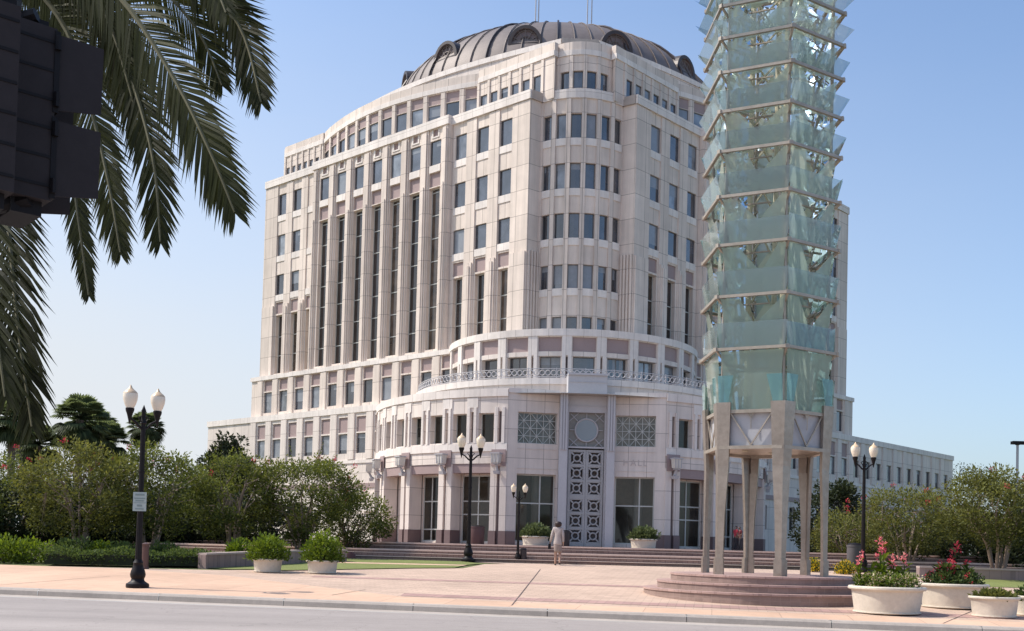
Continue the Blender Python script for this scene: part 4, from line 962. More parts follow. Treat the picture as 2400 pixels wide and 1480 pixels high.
def myrtle(base, H, W, label, n=70, per=150, leafm=LEAF1, L=.12, stems=7, lean=(0, 0), flowers=6, low=.2, name='crape_myrtle', barkm=BARK, D=None, flm=PETALR, r0=.52, group='crape myrtles around the plaza'):
    D = D or W
    t = thing(name, label, 'tree', base, 0, group)
    mt = MB(); cr = MB(); B = Vector((base[0], base[1], base[2])); tips = []; n = int(n*1.12)
    for s in range(stems):
        a = 2*math.pi*(s+rnd.uniform(-.3, .3))/stems; k = rnd.uniform(.35, 1)
        e = B+Vector((math.cos(a)*W*.36*k+lean[0]*.7, math.sin(a)*D*.36*k+lean[1]*.7, H*rnd.uniform(.6, .78)))
        b0 = B+Vector((math.cos(a)*.13, math.sin(a)*.13, -.15)); mid = b0.lerp(e, .5)+Vector((math.cos(a)*-.12, math.sin(a)*-.12, H*.05))+rv()*.1
        pts = [b0, b0.lerp(mid, .5)+rv()*.05, mid, mid.lerp(e, .5)+rv()*.08, e]
        mt.tube(pts, [.075, .062, .05, .036, .018], 6)
        for q in range(3):
            f = rnd.uniform(.45, .95); s0 = pts[2].lerp(e, (f-.4)/.6)
            w = rnd.uniform(0, 6.28); e2 = s0+Vector((math.cos(w)*W*.16+math.cos(a)*W*.1, math.sin(w)*D*.16+math.sin(a)*D*.1, H*rnd.uniform(.04, .2)))
            mt.tube([s0, s0.lerp(e2, .5)+rv()*.06, e2], [.025, .018, .008], 5); tips.append(e2)
        tips.append(e)
    cc = B+Vector((lean[0], lean[1], H*(low+1)/2)); hz = H*(1-low)/2
    for _ in range(n):
        v = rv(); v = v.normalized()*(v.length**.45)
        shape = 1.0 if v.z > -.2 else 1.0-.25*(-v.z-.2)
        c = cc+Vector((v.x*W/2*shape, v.y*D/2*shape, v.z*hz*(1+.16*math.sin(v.x*7+v.y*5+base[0]))))
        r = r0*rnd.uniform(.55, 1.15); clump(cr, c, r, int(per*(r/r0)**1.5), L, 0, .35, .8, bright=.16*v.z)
        if rnd.random() < .5: mt.tube([min(tips, key=lambda q: (q-c).length), c], [.012, .006], 4, cap=False)
    for _ in range(n//3):    # sprigs that break the outline
        a = rnd.uniform(0, 6.28); k = rnd.random()**.5
        s0 = cc+Vector((math.cos(a)*W*.44*k, math.sin(a)*D*.44*k, hz*(.8-.75*k*k))); d = Vector((math.cos(a)*.8*k, math.sin(a)*.8*k, .9))+rv()*.3; L_ = rnd.uniform(.4, .95)
        mt.tube([s0, s0+d*L_], [.008, .004], 3, cap=False)
        for j in range(14): leaf(cr, s0+d*L_*(j/13), d*.4+rv(), rv(), L, L*.5, 0, rnd.uniform(.3, .95))
        if flowers and rnd.random() < flowers/(n/3): clump(cr, s0+d*(L_+.05), .09, 24, .07, 1)
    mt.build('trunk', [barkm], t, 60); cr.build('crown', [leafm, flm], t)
    return t
def bush(base, rx, ry, h, label, leafm, n=1500, L=.11, name='shrub', cat='shrub', group=None, flat=0, stems=True, flowers=None):
    t = thing(name, label, cat, base, 0, group); cr = MB(); B = Vector(base)
    for _ in range(n):
        v = rv().normalized()*(rnd.random()**.3); v.z = abs(v.z)
        bump = 1+.16*math.sin(v.x*9+base[0])*math.cos(v.y*8)+.08*math.sin(v.x*23+v.z*17)
        if flat: v.z = min(v.z*1.7, 1)
        p = B+Vector((v.x*rx*bump, v.y*ry*bump, v.z*h*bump))
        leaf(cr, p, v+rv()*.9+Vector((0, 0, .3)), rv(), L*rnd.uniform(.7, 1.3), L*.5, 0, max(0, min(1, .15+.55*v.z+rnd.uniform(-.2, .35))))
        if flowers and rnd.random() < flowers[1]: clump(cr, p+v*.05, .06, 7, .06, 1)
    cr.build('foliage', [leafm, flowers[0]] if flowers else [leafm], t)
    mb = MB()
    for i in range(5):
        a = 1.26*i; mb.tube([B+Vector((0, 0, -.05)), B+Vector((math.cos(a)*rx*.4, math.sin(a)*ry*.4, h*.6))], [.025, .01], 5)
    mb.build('stem', [BARKD], t)
    return t
def sabal(base, H, r, label, n=120):
    t = thing('cabbage_palm', label, 'palm tree', base, 0, 'cabbage palms behind the shrubs'); mb = MB(); B = Vector(base)
    pts = [B+Vector((.06*math.sin(i), .05*math.cos(i*1.7), H*i/6)) for i in range(7)]
    mb.tube(pts, [.22, .19, .17, .17, .16, .17, .2], 9); mb.build('trunk', [BARKD], t, 60)
    cr = MB(); C = B+Vector((0, 0, H+.1))
    for i in range(n):
        el = rnd.uniform(-1.15, 1.4); az = rnd.uniform(0, 6.28); d = Vector((math.cos(az)*math.cos(el), math.sin(az)*math.cos(el), math.sin(el)))
        st = C+d*r*.42-Vector((0, 0, .08*r)); cr.tube([C, st], [.02, .012], 4, 0, False)
        s = d.cross(Vector((0, 0, 1))).normalized(); up = s.cross(d)
        for j in range(15):
            w = rad(-75+150*j/14); dd = d*math.cos(w)+s*math.sin(w)+up*.12*abs(math.sin(w)); L_ = r*.44*(1-.25*abs(w)/1.4)
            m_ = st+dd*L_*.6; e = st+dd*L_-Vector((0, 0, L_*(.22+.1*(1-el))))
            wv = dd.cross(up).normalized()*.042*r/1.2; u = max(0, min(1, .4+.4*math.sin(el)+rnd.uniform(-.25, .25)))
            cr.add([st, m_+wv, e, m_-wv], [(0, 1, 2, 3)], 0, [((u, 0),)*4])
    cr.build('crown', [LEAFP], t); return t

# ------------------------------------------------------------------ trees and shrubs
def on(x, Y): v = ray(x, 1270)*Y; return (v.x, v.y, gz(Y))
def mh(y, x, Y): return at(x, y, Y).z-gz(Y)
myrtle(on(185, 39), 3.8, 4.2, 'crape myrtle with pale fanned stems left of the nearest lamp post', 85, flowers=8, leafm=LEAF2)
myrtle(on(352, 41), 3.9, 4.0, 'crape myrtle directly behind the nearest lamp post', 80, flowers=5)
myrtle(on(545, 43), 3.85, 3.5, 'crape myrtle above the low brick planter wall', 70, flowers=4)
myrtle(on(712, 44), 4.1, 3.9, 'large crape myrtle above the two round concrete planters', 85, flowers=6)
myrtle(on(815, 46), 2.7, 2.7, 'small low crape myrtle leaning right beside the curved entrance steps', 50, flowers=2, lean=(.3, 0), low=.12)
myrtle(on(25, 45), 3.6, 4.6, 'crape myrtle at the left edge with a red flower cluster', 60, flowers=9)
myrtle(on(455, 50), 3.7, 3.2, 'crape myrtle behind the hedge between the lamp and the brick wall', 60, flowers=3)
myrtle(on(2338, 40), 3.75, 4.3, 'large crape myrtle on the right lawn with bare fanned stems', 100, flowers=7, leafm=LEAF2, low=.32)
myrtle(on(2125, 46), 3.4, 4.2, 'crape myrtle in front of the low right wing, behind the flower planters', 80, flowers=8, leafm=LEAF2)
myrtle(on(1985, 50), 2.5, 3.2, 'low crape myrtle beside the rightmost lamp post and tower leg', 55, flowers=4, leafm=LEAF2, low=.18)
MG = dict(leafm=LEAFD, L=.2, stems=2, flowers=0, name='magnolia_tree', barkm=BARKD, group='dark magnolias behind the crape myrtles')
myrtle(on(530, 54), 5.7, 2.2, 'dark pointed magnolia rising behind the crape myrtles left of the building', 75, r0=.6, low=.05, **MG)
myrtle(on(60, 46), 2.6, 6.0, 'dark low magnolia mass at the left edge under the palms', 80, r0=.6, low=.0, **MG)
myrtle(on(260, 48), 2.5, 6.0, 'dark shaded magnolia under the crape myrtles near the lamp', 80, r0=.6, low=.0, **MG)
myrtle(on(440, 50), 2.5, 5.5, 'dark magnolia foliage behind the hedge, right of the lamp', 80, r0=.6, low=.0, **MG)
myrtle(on(610, 49), 2.4, 4.5, 'dark magnolia foliage behind the two round planters', 60, r0=.6, low=.0, **MG)
myrtle(on(1945, 58), 4.4, 3.6, 'dark magnolia behind the right legs of the glass tower', 60, r0=.6, low=.0, **MG)
myrtle(on(2260, 50), 2.3, 5.5, 'dark magnolia in shade under the right crape myrtles', 70, r0=.6, low=.0, **MG)
myrtle(on(2060, 54), 2.0, 6.0, 'dark magnolia foliage behind the right flower planters', 70, r0=.6, low=.0, **MG)
myrtle(on(2390, 48), 3.2, 5.0, 'dark magnolia at the right edge behind the large crape myrtle', 60, r0=.6, low=.0, **MG)
for px, Y, ty, r, lb in ((20, 52, 985, 1.5, 'cabbage palm at the left edge below the drooping fronds'), (178, 55, 985, 1.9, 'tallest cabbage palm left of the nearest lamp globes'), (242, 58, 1035, 1.6, 'smaller cabbage palm just left of the lamp globes'), (332, 57, 1005, 1.3, 'cabbage palm directly behind the nearest lamp globes'), (80, 56, 1045, 1.6, 'short cabbage palm between the two taller ones at left'), (208, 62, 1010, 2.0, 'cabbage palm crown overlapping the tallest one from behind')):
    b = on(px, Y); sabal(b, mh(ty, px, Y), r, lb)
OAK = dict(leafm=LEAFD, L=.26, stems=4, flowers=0, name='oak_tree', barkm=BARKD, group='distant trees')
myrtle(on(2245, 150), 13, 12, 'distant round tree beyond the right end of the low wing', 90, r0=1.6, per=70, low=.2, **OAK)
myrtle(on(2370, 160), 12, 16, 'distant tree behind the light pole at the right edge', 90, r0=1.6, per=70, low=.2, **OAK)
myrtle(on(-30, 95), 9, 14, 'distant tree at the far left behind the palms', 90, r0=1.5, per=70, low=.0, **OAK)
myrtle(on(300, 100), 8.0, 16, 'distant tree behind the lamp at left', 90, r0=1.5, per=70, low=.0, **OAK)
myrtle(on(400, 92), 4.6, 8, 'distant tree hiding the foot of the low left wing', 70, r0=1.2, per=80, low=.0, **OAK)
# hedge and low shrubs
def hedge(pts, w, h, label):
    t = thing('hedge', label, 'hedge', (pts[0][0], pts[0][1], gz(pts[0][1]))); cr = MB()
    for (a, b) in zip(pts, pts[1:]):
        n = int(math.hypot(b[0]-a[0], b[1]-a[1])*900)
        for _ in range(n):
            f = rnd.random(); x, y = a[0]+(b[0]-a[0])*f, a[1]+(b[1]-a[1])*f
            u, v = rnd.uniform(-1, 1), rnd.random()**.5
            hh = h*(1+.14*math.sin(x*3.1)+.08*math.sin(x*7.7))*(1-.25*u*u)
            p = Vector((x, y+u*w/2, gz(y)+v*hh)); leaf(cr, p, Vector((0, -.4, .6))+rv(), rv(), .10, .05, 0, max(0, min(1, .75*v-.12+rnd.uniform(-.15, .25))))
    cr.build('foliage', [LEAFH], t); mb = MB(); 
    for a, b in zip(pts, pts[1:]): mb.bar((a[0], a[1], gz(a[1])+h*.35), (b[0], b[1], gz(b[1])+h*.35), w*.7, h*.6)
    mb.build('inner_twigs', [mat('hedge_twigs', (.02, .025, .012), .95)], t)
hedge([(-15.9, 34.9), (-13.2, 35.1), (-10.9, 35.6)], 1.2, .52, 'low clipped hedge of small leaves along the back of the left sidewalk')
bl = [(10, 35.3, .75, .8, LEAFB, 'light green leafy shrub at the left edge by the sidewalk'), (75, 35.6, .9, .75, LEAFB, 'light green shrub second from the left edge'), (170, 37.2, .8, .75, LEAFH, 'green shrub behind the left end of the hedge'), (235, 37.5, .6, .6, LEAFB, 'light green shrub under the left crape myrtle'), (285, 37.6, .7, .6, LEAFH, 'dark green shrub left of the near lamp base'), (385, 38.2, .7, .6, LEAFH, 'dark green shrub right of the near lamp base behind the hedge'), (560, 39, .5, .75, LEAFB, 'small bright shrub behind the brick planter wall')]
for px, Y, r, h, m_, lb in bl: bush(on(px, Y), r, r*.8, h, lb, m_, 1300, .12, group='shrubs behind the hedge')
for px, Y, lb in ((1981, 40.5, 'yellow flowering bush right of the glass tower legs'), (1907, 41.5, 'yellow flowering bush between the right tower legs')):
    bush(on(px, Y), .34, .32, .5, lb, LEAFH, 700, .08, 'flower_bush', 'flower bush', 'yellow flower bushes', flowers=(PETALY, .16))
# brick walls of planting beds
BW = brickmat('bed_wall_brick', (.30, .215, .20), .4, .2, (.22, .16, .15), .012, var=.08, offset=.5, src='Object', grime=.1)
def wallthing(pts, h, th, label, name='planter_wall'):
    t = thing(name, label, 'wall', (pts[0][0], pts[0][1], gz(pts[0][1]))); mb = MB(); mc = MB()
    for a, b in zip(pts, pts[1:]):
        mb.bar((a[0], a[1], gz(a[1])+h/2-.1), (b[0], b[1], gz(b[1])+h/2-.1), th, h+.2); mc.bar((a[0], a[1], gz(a[1])+h+.03), (b[0], b[1], gz(b[1])+h+.03), th+.06, .06)
    mb.build('wall_body', [BW], t); mc.build('coping', [mat('bed_coping', (.42, .33, .30), .8, noise=((1, .08), (9, .08)))], t)
wallthing([(-11.05, 34.9), (-8.9, 38.6)], .42, .35, 'low straight grey-brown brick wall edging the planting bed left of the planters')
wallthing([(-9.6, 38.4), (-7.6, 40.6)], .38, .35, 'low brick wall end seen between the two round planters')
wallthing([(13.4, 39.8), (18, 39.3), (26, 37.8)], .34, .5, 'low pink brick wall at the back of the right lawn')
# ------------------------------------------------------------------ planters
def bowl(t, r, h):
    mb = MB(); mb.lathe([(r*.84, 0), (r*.88, .015), (r*.88, .035), (r*.84, .04), (r*.865, h*.3), (r*.915, h*.82), (r*.935, h*.85), (r*.985, h*.86), (r*1.01, h*.90), (r*1.01, h*.96), (r*.985, h), (r*.90, h), (r*.87, h*.9)], 40, local_c, 0); mb.build('bowl', [CONC], t, 35, local=True)
    mb = MB(); mb.lathe([(r*.88, h*.92), (.01, h*.95)], 24, local_c, 0); mb.build('soil', [SOIL], t, local=True)
local_c = (0, 0, 0)
def planter(px, py, r, h, label):
    b = gnd(px, py); t = thing('planter', label, 'planter', b, 0, 'round concrete planters'); bowl(t, r, h); return b
def plant_in(b, h, rx, hh, label, leafm, n, L, name='potted_shrub', cat='shrub', flowers=None):
    return bush((b.x, b.y, b.z+h), rx, rx, hh, label, leafm, n, L, name, cat, None, flowers=flowers)
b = planter(627, 1341, .47, .41, 'round pale planter with a rounded green bush, left of the pair by the lawn'); plant_in(b, .36, .62, .74, 'rounded bright green bush growing in the left of the two lawn planters', LEAFB, 2600, .10)
b = planter(755, 1344, .50, .40, 'round pale planter with a spilling green bush, right of the pair by the lawn'); plant_in(b, .36, .62, .86, 'taller bright green bush spilling from the right of the two lawn planters', LEAFB, 2800, .10)
def cannas(b, h, r, label, spots, tall, white=True):
    t = thing('flower_bed', label, 'flowers', (b.x, b.y, b.z+h), 0); mb = MB(); B = Vector((b.x, b.y, b.z+h))
    stems = [(x, y, H_, True) for x, y, H_ in spots]+[(rnd.uniform(-.6, .6), rnd.uniform(-.5, .5), tall*rnd.uniform(.3, .7), False) for _ in range(22)]
    for x, y, H_, fl in stems:
        s0 = B+Vector((x*r*.8, y*r*.8, 0)); tip = s0+Vector((rnd.uniform(-.06, .06), rnd.uniform(-.06, .06), H_))
        mb.tube([s0, tip], [.016, .008], 5, 0)
        for j in range(7):
            p_ = s0.lerp(tip, .08+.12*j); w = rnd.uniform(0, 6.28); d = Vector((math.cos(w), math.sin(w), rnd.uniform(.5, 1.3))).normalized(); L_ = rnd.uniform(.2, .34)
            sd = d.cross(Vector((0, 0, 1))).normalized()*L_*.19; m_ = p_+d*L_*.5+Vector((0, 0, .03)); e = p_+d*L_-Vector((0, 0, .05)); u = rnd.uniform(.0, .8)
            mb.add([p_, m_-sd, e, m_+sd], [(0, 1, 2, 3)], 0, [((u, 0),)*4])
        if fl:
            for q in range(3): clump(mb, tip+Vector((rnd.uniform(-.06, .06), rnd.uniform(-.05, .05), .02-.07*q)), .045, 11, .075, 1, .3, bright=rnd.uniform(-.3, .4))
            clump(mb, tip+Vector((0, 0, .08)), .03, 6, .06, 1, .5, bright=.5)
    for i in range(330):
        a = rnd.uniform(0, 6.28); k = r*(.25+.62*rnd.random()**.6); hh = (.34 if white else .30)*(1-.3*(k/r)**2); p_ = B+Vector((math.cos(a)*k, math.sin(a)*k, rnd.uniform(-.02, hh)))
        clump(mb, p_, .075, 7, .08, 0, .3)
        if white and rnd.random() < .62: clump(mb, p_+Vector((0, 0, .04)), .055, 8, .05, 2, .4)
        elif not white and rnd.random() < .10: clump(mb, p_+Vector((0, 0, .09)), .04, 8, .05, 1, .4)
    mb.build('stems_and_blooms', [LEAFB if white else LEAFH, PETALP if white else PETALR, PETALW], t)
b = planter(2078, 1437, .87, .62, 'large pale concrete bowl planter of cannas nearest the glass tower'); cannas(b, .56, .82, 'pink cannas over cream flowers in the large bowl nearest the glass tower', [(-1.02, -.1, .74), (-.95, .1, .52), (-.25, 0, 1.1), (-.15, -.2, .95), (.22, .1, .68), (.62, -.1, .72), (-.1, .4, .85)], 1.0)
b = planter(2232, 1424, .86, .60, 'large pale concrete bowl planter behind and right of the canna bowl'); cannas(b, .54, .8, 'dark leaved cannas with red blooms in the second large bowl', [(.12, 0, .98), (.05, .3, .8), (-.45, .1, .5), (-.2, -.2, .55), (.55, 0, .56), (.0, -.3, .5)], .8, False)
b = planter(2330, 1446, .56, .47, 'smaller pale concrete bowl planter with sparse grass at the right'); bush((b.x, b.y, b.z+.42), .44, .44, .16, 'sparse yellowish grass growing in the smaller bowl planter', LEAF2, 500, .12, 'potted_grass', 'grass')
b = planter(2428, 1443, .5, .46, 'pale concrete bowl planter cut by the right edge of the view'); bush((b.x, b.y, b.z+.42), .4, .4, .26, 'dark green plant in the planter at the right edge', LEAFH, 500, .12, 'potted_shrub', 'shrub')
def terr(px, fr_R):      # a spot on the terrace at radius fr_R from the rotunda centre along the pixel column
    d = ray(px, 1281); a = d.x*d.x+1; bb = -2*(d.x*RC[0]+RC[1]); c = RC[0]**2+RC[1]**2-fr_R**2; k = (-bb-math.sqrt(bb*bb-4*a*c))/(2*a); return Vector((d.x*k, k, 0))
for px, lb in ((1254, 'left of the entrance doors'), (1508, 'right of the entrance doors')):
    b = terr(px, 18.2); t = thing('planter', 'round pale planter on the terrace, '+lb, 'planter', b, 0, 'round concrete planters'); bowl(t, .95, .62)
    bush((b.x, b.y, .56), .98, .9, .82, 'leafy green plant in the terrace planter '+lb, LEAFG, 1600, .2, 'potted_shrub', 'shrub')
# bins, bollards, light pole
def bin_(p, r, h, label, colr, name='litter_bin', cat='bin'):
    t = thing(name, label, cat, p); mb = MB(); mb.lathe([(r*.95, 0), (r, .04), (r, h*.86), (r*1.06, h*.87), (r*1.06, h*.93)], 16); mb.build('bin_body', [mat(name+'_paint_%d' % int(p[0]*100), colr, .5)], t, 40, local=True)
    mb = MB(); mb.lathe([(r*1.06, h*.93), (r*.8, h), (0.01, h*1.02)], 16); mb.build('lid', [BLACK], t, 40, local=True)
g = gnd(1226, 1319); bin_(g, .13, .55, 'short dark post beside the shortest lamp post', (.03, .02, .022), 'bollard', 'bollard')
bin_(terr(1117, 19.0), .5, 1.25, 'dark maroon litter bin before the left colonnade', (.10, .05, .05))
bin_(terr(1324, 19.5), .3, 1.05, 'narrow dark litter bin beside the entrance doors behind the woman', (.025, .02, .022))
bin_(on(2003, 44), .3, 1.1, 'grey litter bin at the foot of the rightmost lamp post', (.09, .08, .085))
g = gnd(821, 1309); mb = MB(); mb.lathe([(.0, .26), (.12, .25), (.2, .16), (.22, 0)], 16, g); tag(mb.build('ground_light', [mat('rust_red', (.12, .04, .03), .6)], None, 40), 'small rust red dome fixture on the lawn before the steps', 'fixture')
# two slender signal stands by the left entrance: flagless posts with a red ball
q = at(817, 1120, 76); mb = MB(); mb.tube([(q.x, q.y, 0), (q.x, q.y, q.z-.1)], .05, 8); mb.lathe([(.0, -.13), (.09, -.09), (.13, 0), (.09, .09), (.0, .13)], 12, (q.x, q.y, q.z), 1)
tag(mb.build('ball_post', [RAILM, mat('red_ball', (.45, .02, .04), .4)], None, 40), 'slim post topped by a red ball beside the left colonnade', 'post')
q = at(2385, 1040, 95); t = thing('light_pole', 'tall grey parking light pole with flat dark head at the right edge', 'street lamp', (q.x, q.y, gz(95)))
mb = MB(); mb.tube([(q.x, q.y, gz(95)), (q.x, q.y, q.z)], [.13, .11], 8); mb.build('pole', [RAILM], t); mb = MB(); mb.box((q.x+.5, q.y, q.z+.06), (2.0, .6, .26)); mb.box((q.x, q.y, q.z+.02), (.3, .3, .3)); mb.build('lamp_head', [BLACK], t)

# ------------------------------------------------------------------ people
def figure(label, loc, rz, H, J, clothes, skin, hair, group=None, bag=None, shoes=(.01, .01, .01)):
    t = thing('person', label, 'person', loc, rz, group)
    def skinmesh(name, chains, material, sub=2):
        vs = []; es = []; rs = []; idx = {}
        for ch in chains:
            pr = None
            for nm_, p_, r_ in ch:
                key = nm_ if nm_ else len(vs)+1000
                if key not in idx: idx[key] = len(vs); vs.append([c*H for c in p_]); rs.append(r_*H)
                if pr is not None: es.append((pr, idx[key]))
                pr = idx[key]
        me = bpy.data.meshes.new(name); me.from_pydata(vs, es, []); o = bpy.data.objects.new(name, me); COL.objects.link(o); o.parent = t
        o.modifiers.new('skin', 'SKIN')
        for i, v in enumerate(me.skin_vertices[0].data): v.radius = (rs[i], rs[i]); v.use_root = i == 0
        s_ = o.modifiers.new('sub', 'SUBSURF'); s_.levels = sub; s_.render_levels = sub
        dg = bpy.context.evaluated_depsgraph_get(); m2 = bpy.data.meshes.new_from_object(o.evaluated_get(dg)); o.modifiers.clear(); o.data = m2
        m2.materials.clear(); m2.materials.append(material)
        m2.polygons.foreach_set('use_smooth', [True]*len(m2.polygons)); return o
    def lerp(a, b, f): return tuple(a[i]+(b[i]-a[i])*f for i in range(3))
    def hand(w, dirv, side):
        ch = []; pm = tuple(w[i]+dirv[i]*.028 for i in range(3)); ch.append([('w'+side, w, .016), ('p'+side, pm, .019)])
        for k, (off, ln) in enumerate(((-.017, .040), (-.006, .046), (.006, .044), (.016, .034))):
            b0 = (pm[0]+dirv[0]*.02, pm[1]+dirv[1]*.02+off, pm[2]+dirv[2]*.02); m_ = tuple(b0[i]+dirv[i]*ln*.55 for i in range(3)); e = (m_[0]+dirv[0]*ln*.35, m_[1]+dirv[1]*ln*.35+.006, m_[2]+dirv[2]*ln*.4)
            ch.append([('p'+side, pm, .019), ('f%d' % k+side, b0, .0062), ('g%d' % k+side, m_, .0056), ('h%d' % k+side, e, .0045)])
        th = (w[0]+dirv[0]*.02, w[1]+.018, w[2]+dirv[2]*.02); ch.append([('p'+side, pm, .019), ('t'+side, th, .0075), ('u'+side, (th[0]+dirv[0]*.025, th[1]+.012, th[2]+dirv[2]*.028), .006)])
        return ch
    ch = [[('pel', J['pel'], .075), ('sp', lerp(J['pel'], J['chest'], .45), .066), ('chest', J['chest'], .078), ('nk0', lerp(J['chest'], J['neck'], .6), .045), ('neck', J['neck'], .03), ('hd', J['head'], .052), ('ht', (J['head'][0], J['head'][1], J['head'][2]+.05), .042)],
          [('hd', J['head'], .052), ('nose', (J['head'][0], J['head'][1]+.058, J['head'][2]+.0), .012)]]
    for s in 'LR':
        ch.append([('chest', J['chest'], .078), ('sh'+s, J['sh'+s], .038), ('el'+s, J['el'+s], .027), ('w'+s, J['w'+s], .016)])
        d = Vector(J['w'+s])-Vector(J['el'+s]); d.normalize(); ch += hand(J['w'+s], tuple(d), s)
        ch.append([('pel', J['pel'], .075), ('hp'+s, J['hp'+s], .046), ('kn'+s, J['kn'+s], .034), ('cf'+s, lerp(J['kn'+s], J['an'+s], .3), .033), ('an'+s, J['an'+s], .019), ('to'+s, J['to'+s], .018)])
    skinmesh('body', ch, skin)
    for nm_, chains, m_ in clothes(J, lerp): skinmesh(nm_, chains, m_)
    for s in 'LR': skinmesh('shoe', [[(None, (J['an'+s][0], J['an'+s][1]-.012, J['an'+s][2]-.018), .021), (None, lerp(J['an'+s], J['to'+s], .6), .022), (None, (J['to'+s][0], J['to'+s][1]+.01, J['to'+s][2]), .017)]], mat('shoe_leather', shoes, .4))
    hd = J['head']; skinmesh('hair', [[(None, (hd[0]-.004, hd[1]-.018, hd[2]-.075), .066), (None, (hd[0]-.004, hd[1]-.022, hd[2]-.03), .082), (None, (hd[0], hd[1]-.018, hd[2]+.012), .086), (None, (hd[0], hd[1]-.008, hd[2]+.05), .064)]] if hair[1] else [[(None, (hd[0], hd[1]-.012, hd[2]+.012), .055), (None, (hd[0], hd[1]-.002, hd[2]+.05), .047)]], mat('hair', hair[0], .5))
    if bag: bag(t, H)
    return t
SKIN1 = mat('skin_tan', (.42, .25, .18), .55); SKIN2 = mat('skin_brown', (.16, .09, .065), .55)
SUIT = mat('suit_grey_beige', (.40, .34, .32), .85, noise=((8, .05), (40, .05))); SKIRT = mat('skirt_grey_beige', (.27, .215, .195), .85, noise=((8, .05), (40, .05)))
W = dict(pel=(0, 0, .53), chest=(0, .01, .74), neck=(0, .015, .845), head=(.004, .03, .905), shL=(-.088, 0, .80), elL=(-.13, -.02, .635), wL=(-.168, .05, .50), shR=(.088, 0, .80), elR=(.115, -.035, .64), wR=(.118, -.0, .49),
         hpL=(-.048, 0, .50), knL=(-.045, .02, .275), anL=(-.045, -.005, .035), toL=(-.05, .085, .018), hpR=(.048, 0, .50), knR=(.05, .05, .28), anR=(.055, -.06, .06), toR=(.058, .015, .025))
def wclothes(J, lerp):
    jk = [[('z', (0, 0, .425), .104), ('a', (0, 0, .48), .104), ('b', (0, 0, .56), .094), ('c', (0, 0, .645), .078), ('d', J['chest'], .086), ('e', (0, .01, .815), .05), ('f', (0, .012, .835), .034)]]
    for s in 'LR': jk.append([('d', J['chest'], .084), ('s'+s, J['sh'+s], .044), ('m'+s, J['el'+s], .034), ('n'+s, lerp(J['el'+s], J['w'+s], .92), .025)])
    sk = [[('a', (0, 0, .50), .096), ('b', (0, .004, .42), .100), ('c', (.002, .01, .34), .092), ('d', (.003, .012, .27), .086)]]
    return [('jacket', jk, SUIT), ('skirt', sk, SKIRT)]
def wbag(t, H):
    mb = MB(); x, y, z = -.178*H, .075*H, .405*H; mb.box((x, y, z), (.12, .26, .2), 0, 0, .85); mb.tube([(x, y-.09, z+.1), (x, y-.05, z+.18), (x, y+.05, z+.18), (x, y+.09, z+.1)], .008, 6, 0)
    o = mb.build('handbag', [BLACK], None, 40, local=True); tag(o, 'small black handbag held low in the left hand of the walking woman', 'handbag'); o.location = t.location
wp = gnd(1306, 1325.5)
figure('woman in pale grey-beige skirt suit and dark hair seen from behind, walking to the steps', (wp.x, wp.y, wp.z), rad(-6), 1.74, W, wclothes, SKIN1, ((.028, .012, .010), True), bag=wbag)
RED = mat('red_shirt', (.34, .025, .045), .8); TROU = mat('dark_trousers', (.02, .018, .024), .8); DRED = mat('dark_red_shirt', (.12, .016, .022), .8)
M_ = dict(pel=(0, 0, .53), chest=(0, .005, .735), neck=(0, .01, .85), head=(0, .025, .91), shL=(-.115, 0, .805), elL=(-.14, -.01, .64), wL=(-.1, .1, .60), shR=(.115, 0, .805), elR=(.15, -.02, .64), wR=(.16, .02, .49),
          hpL=(-.05, 0, .50), knL=(-.06, .03, .275), anL=(-.065, -.03, .035), toL=(-.075, .06, .018), hpR=(.05, 0, .50), knR=(.06, .01, .275), anR=(.07, .0, .035), toR=(.085, .085, .018))
def mclothes(shirt):
    def f(J, lerp):
        jk = [[('a', (0, 0, .51), .078), ('b', (0, 0, .6), .076), ('d', J['chest'], .086), ('e', (0, .01, .82), .05)]]
        for s in 'LR': jk.append([('d', J['chest'], .086), ('s'+s, J['sh'+s], .046), ('m'+s, lerp(J['sh'+s], J['el'+s], .8), .036)])
        tr = [[('a', (0, 0, .545), .076), ('b', J['pel'], .08)]]
        for s in 'LR': tr.append([('b', J['pel'], .08), ('h'+s, J['hp'+s], .062), ('k'+s, J['kn'+s], .046), ('n'+s, (J['an'+s][0], J['an'+s][1], J['an'+s][2]+.012), .036)])
        return [('shirt', jk, shirt), ('trousers', tr, TROU)]
    return f
a = terr(1724, 19.5); figure('person in bright red shirt and dark trousers standing by the right colonnade', a, rad(-70), 1.76, M_, mclothes(RED), SKIN2, ((.01, .008, .008), False))
b = terr(1734.5, 19.9); figure('person in dark red shirt half hidden behind a tower leg', b, rad(100), 1.70, M_, mclothes(DRED), SKIN2, ((.01, .008, .008), False))

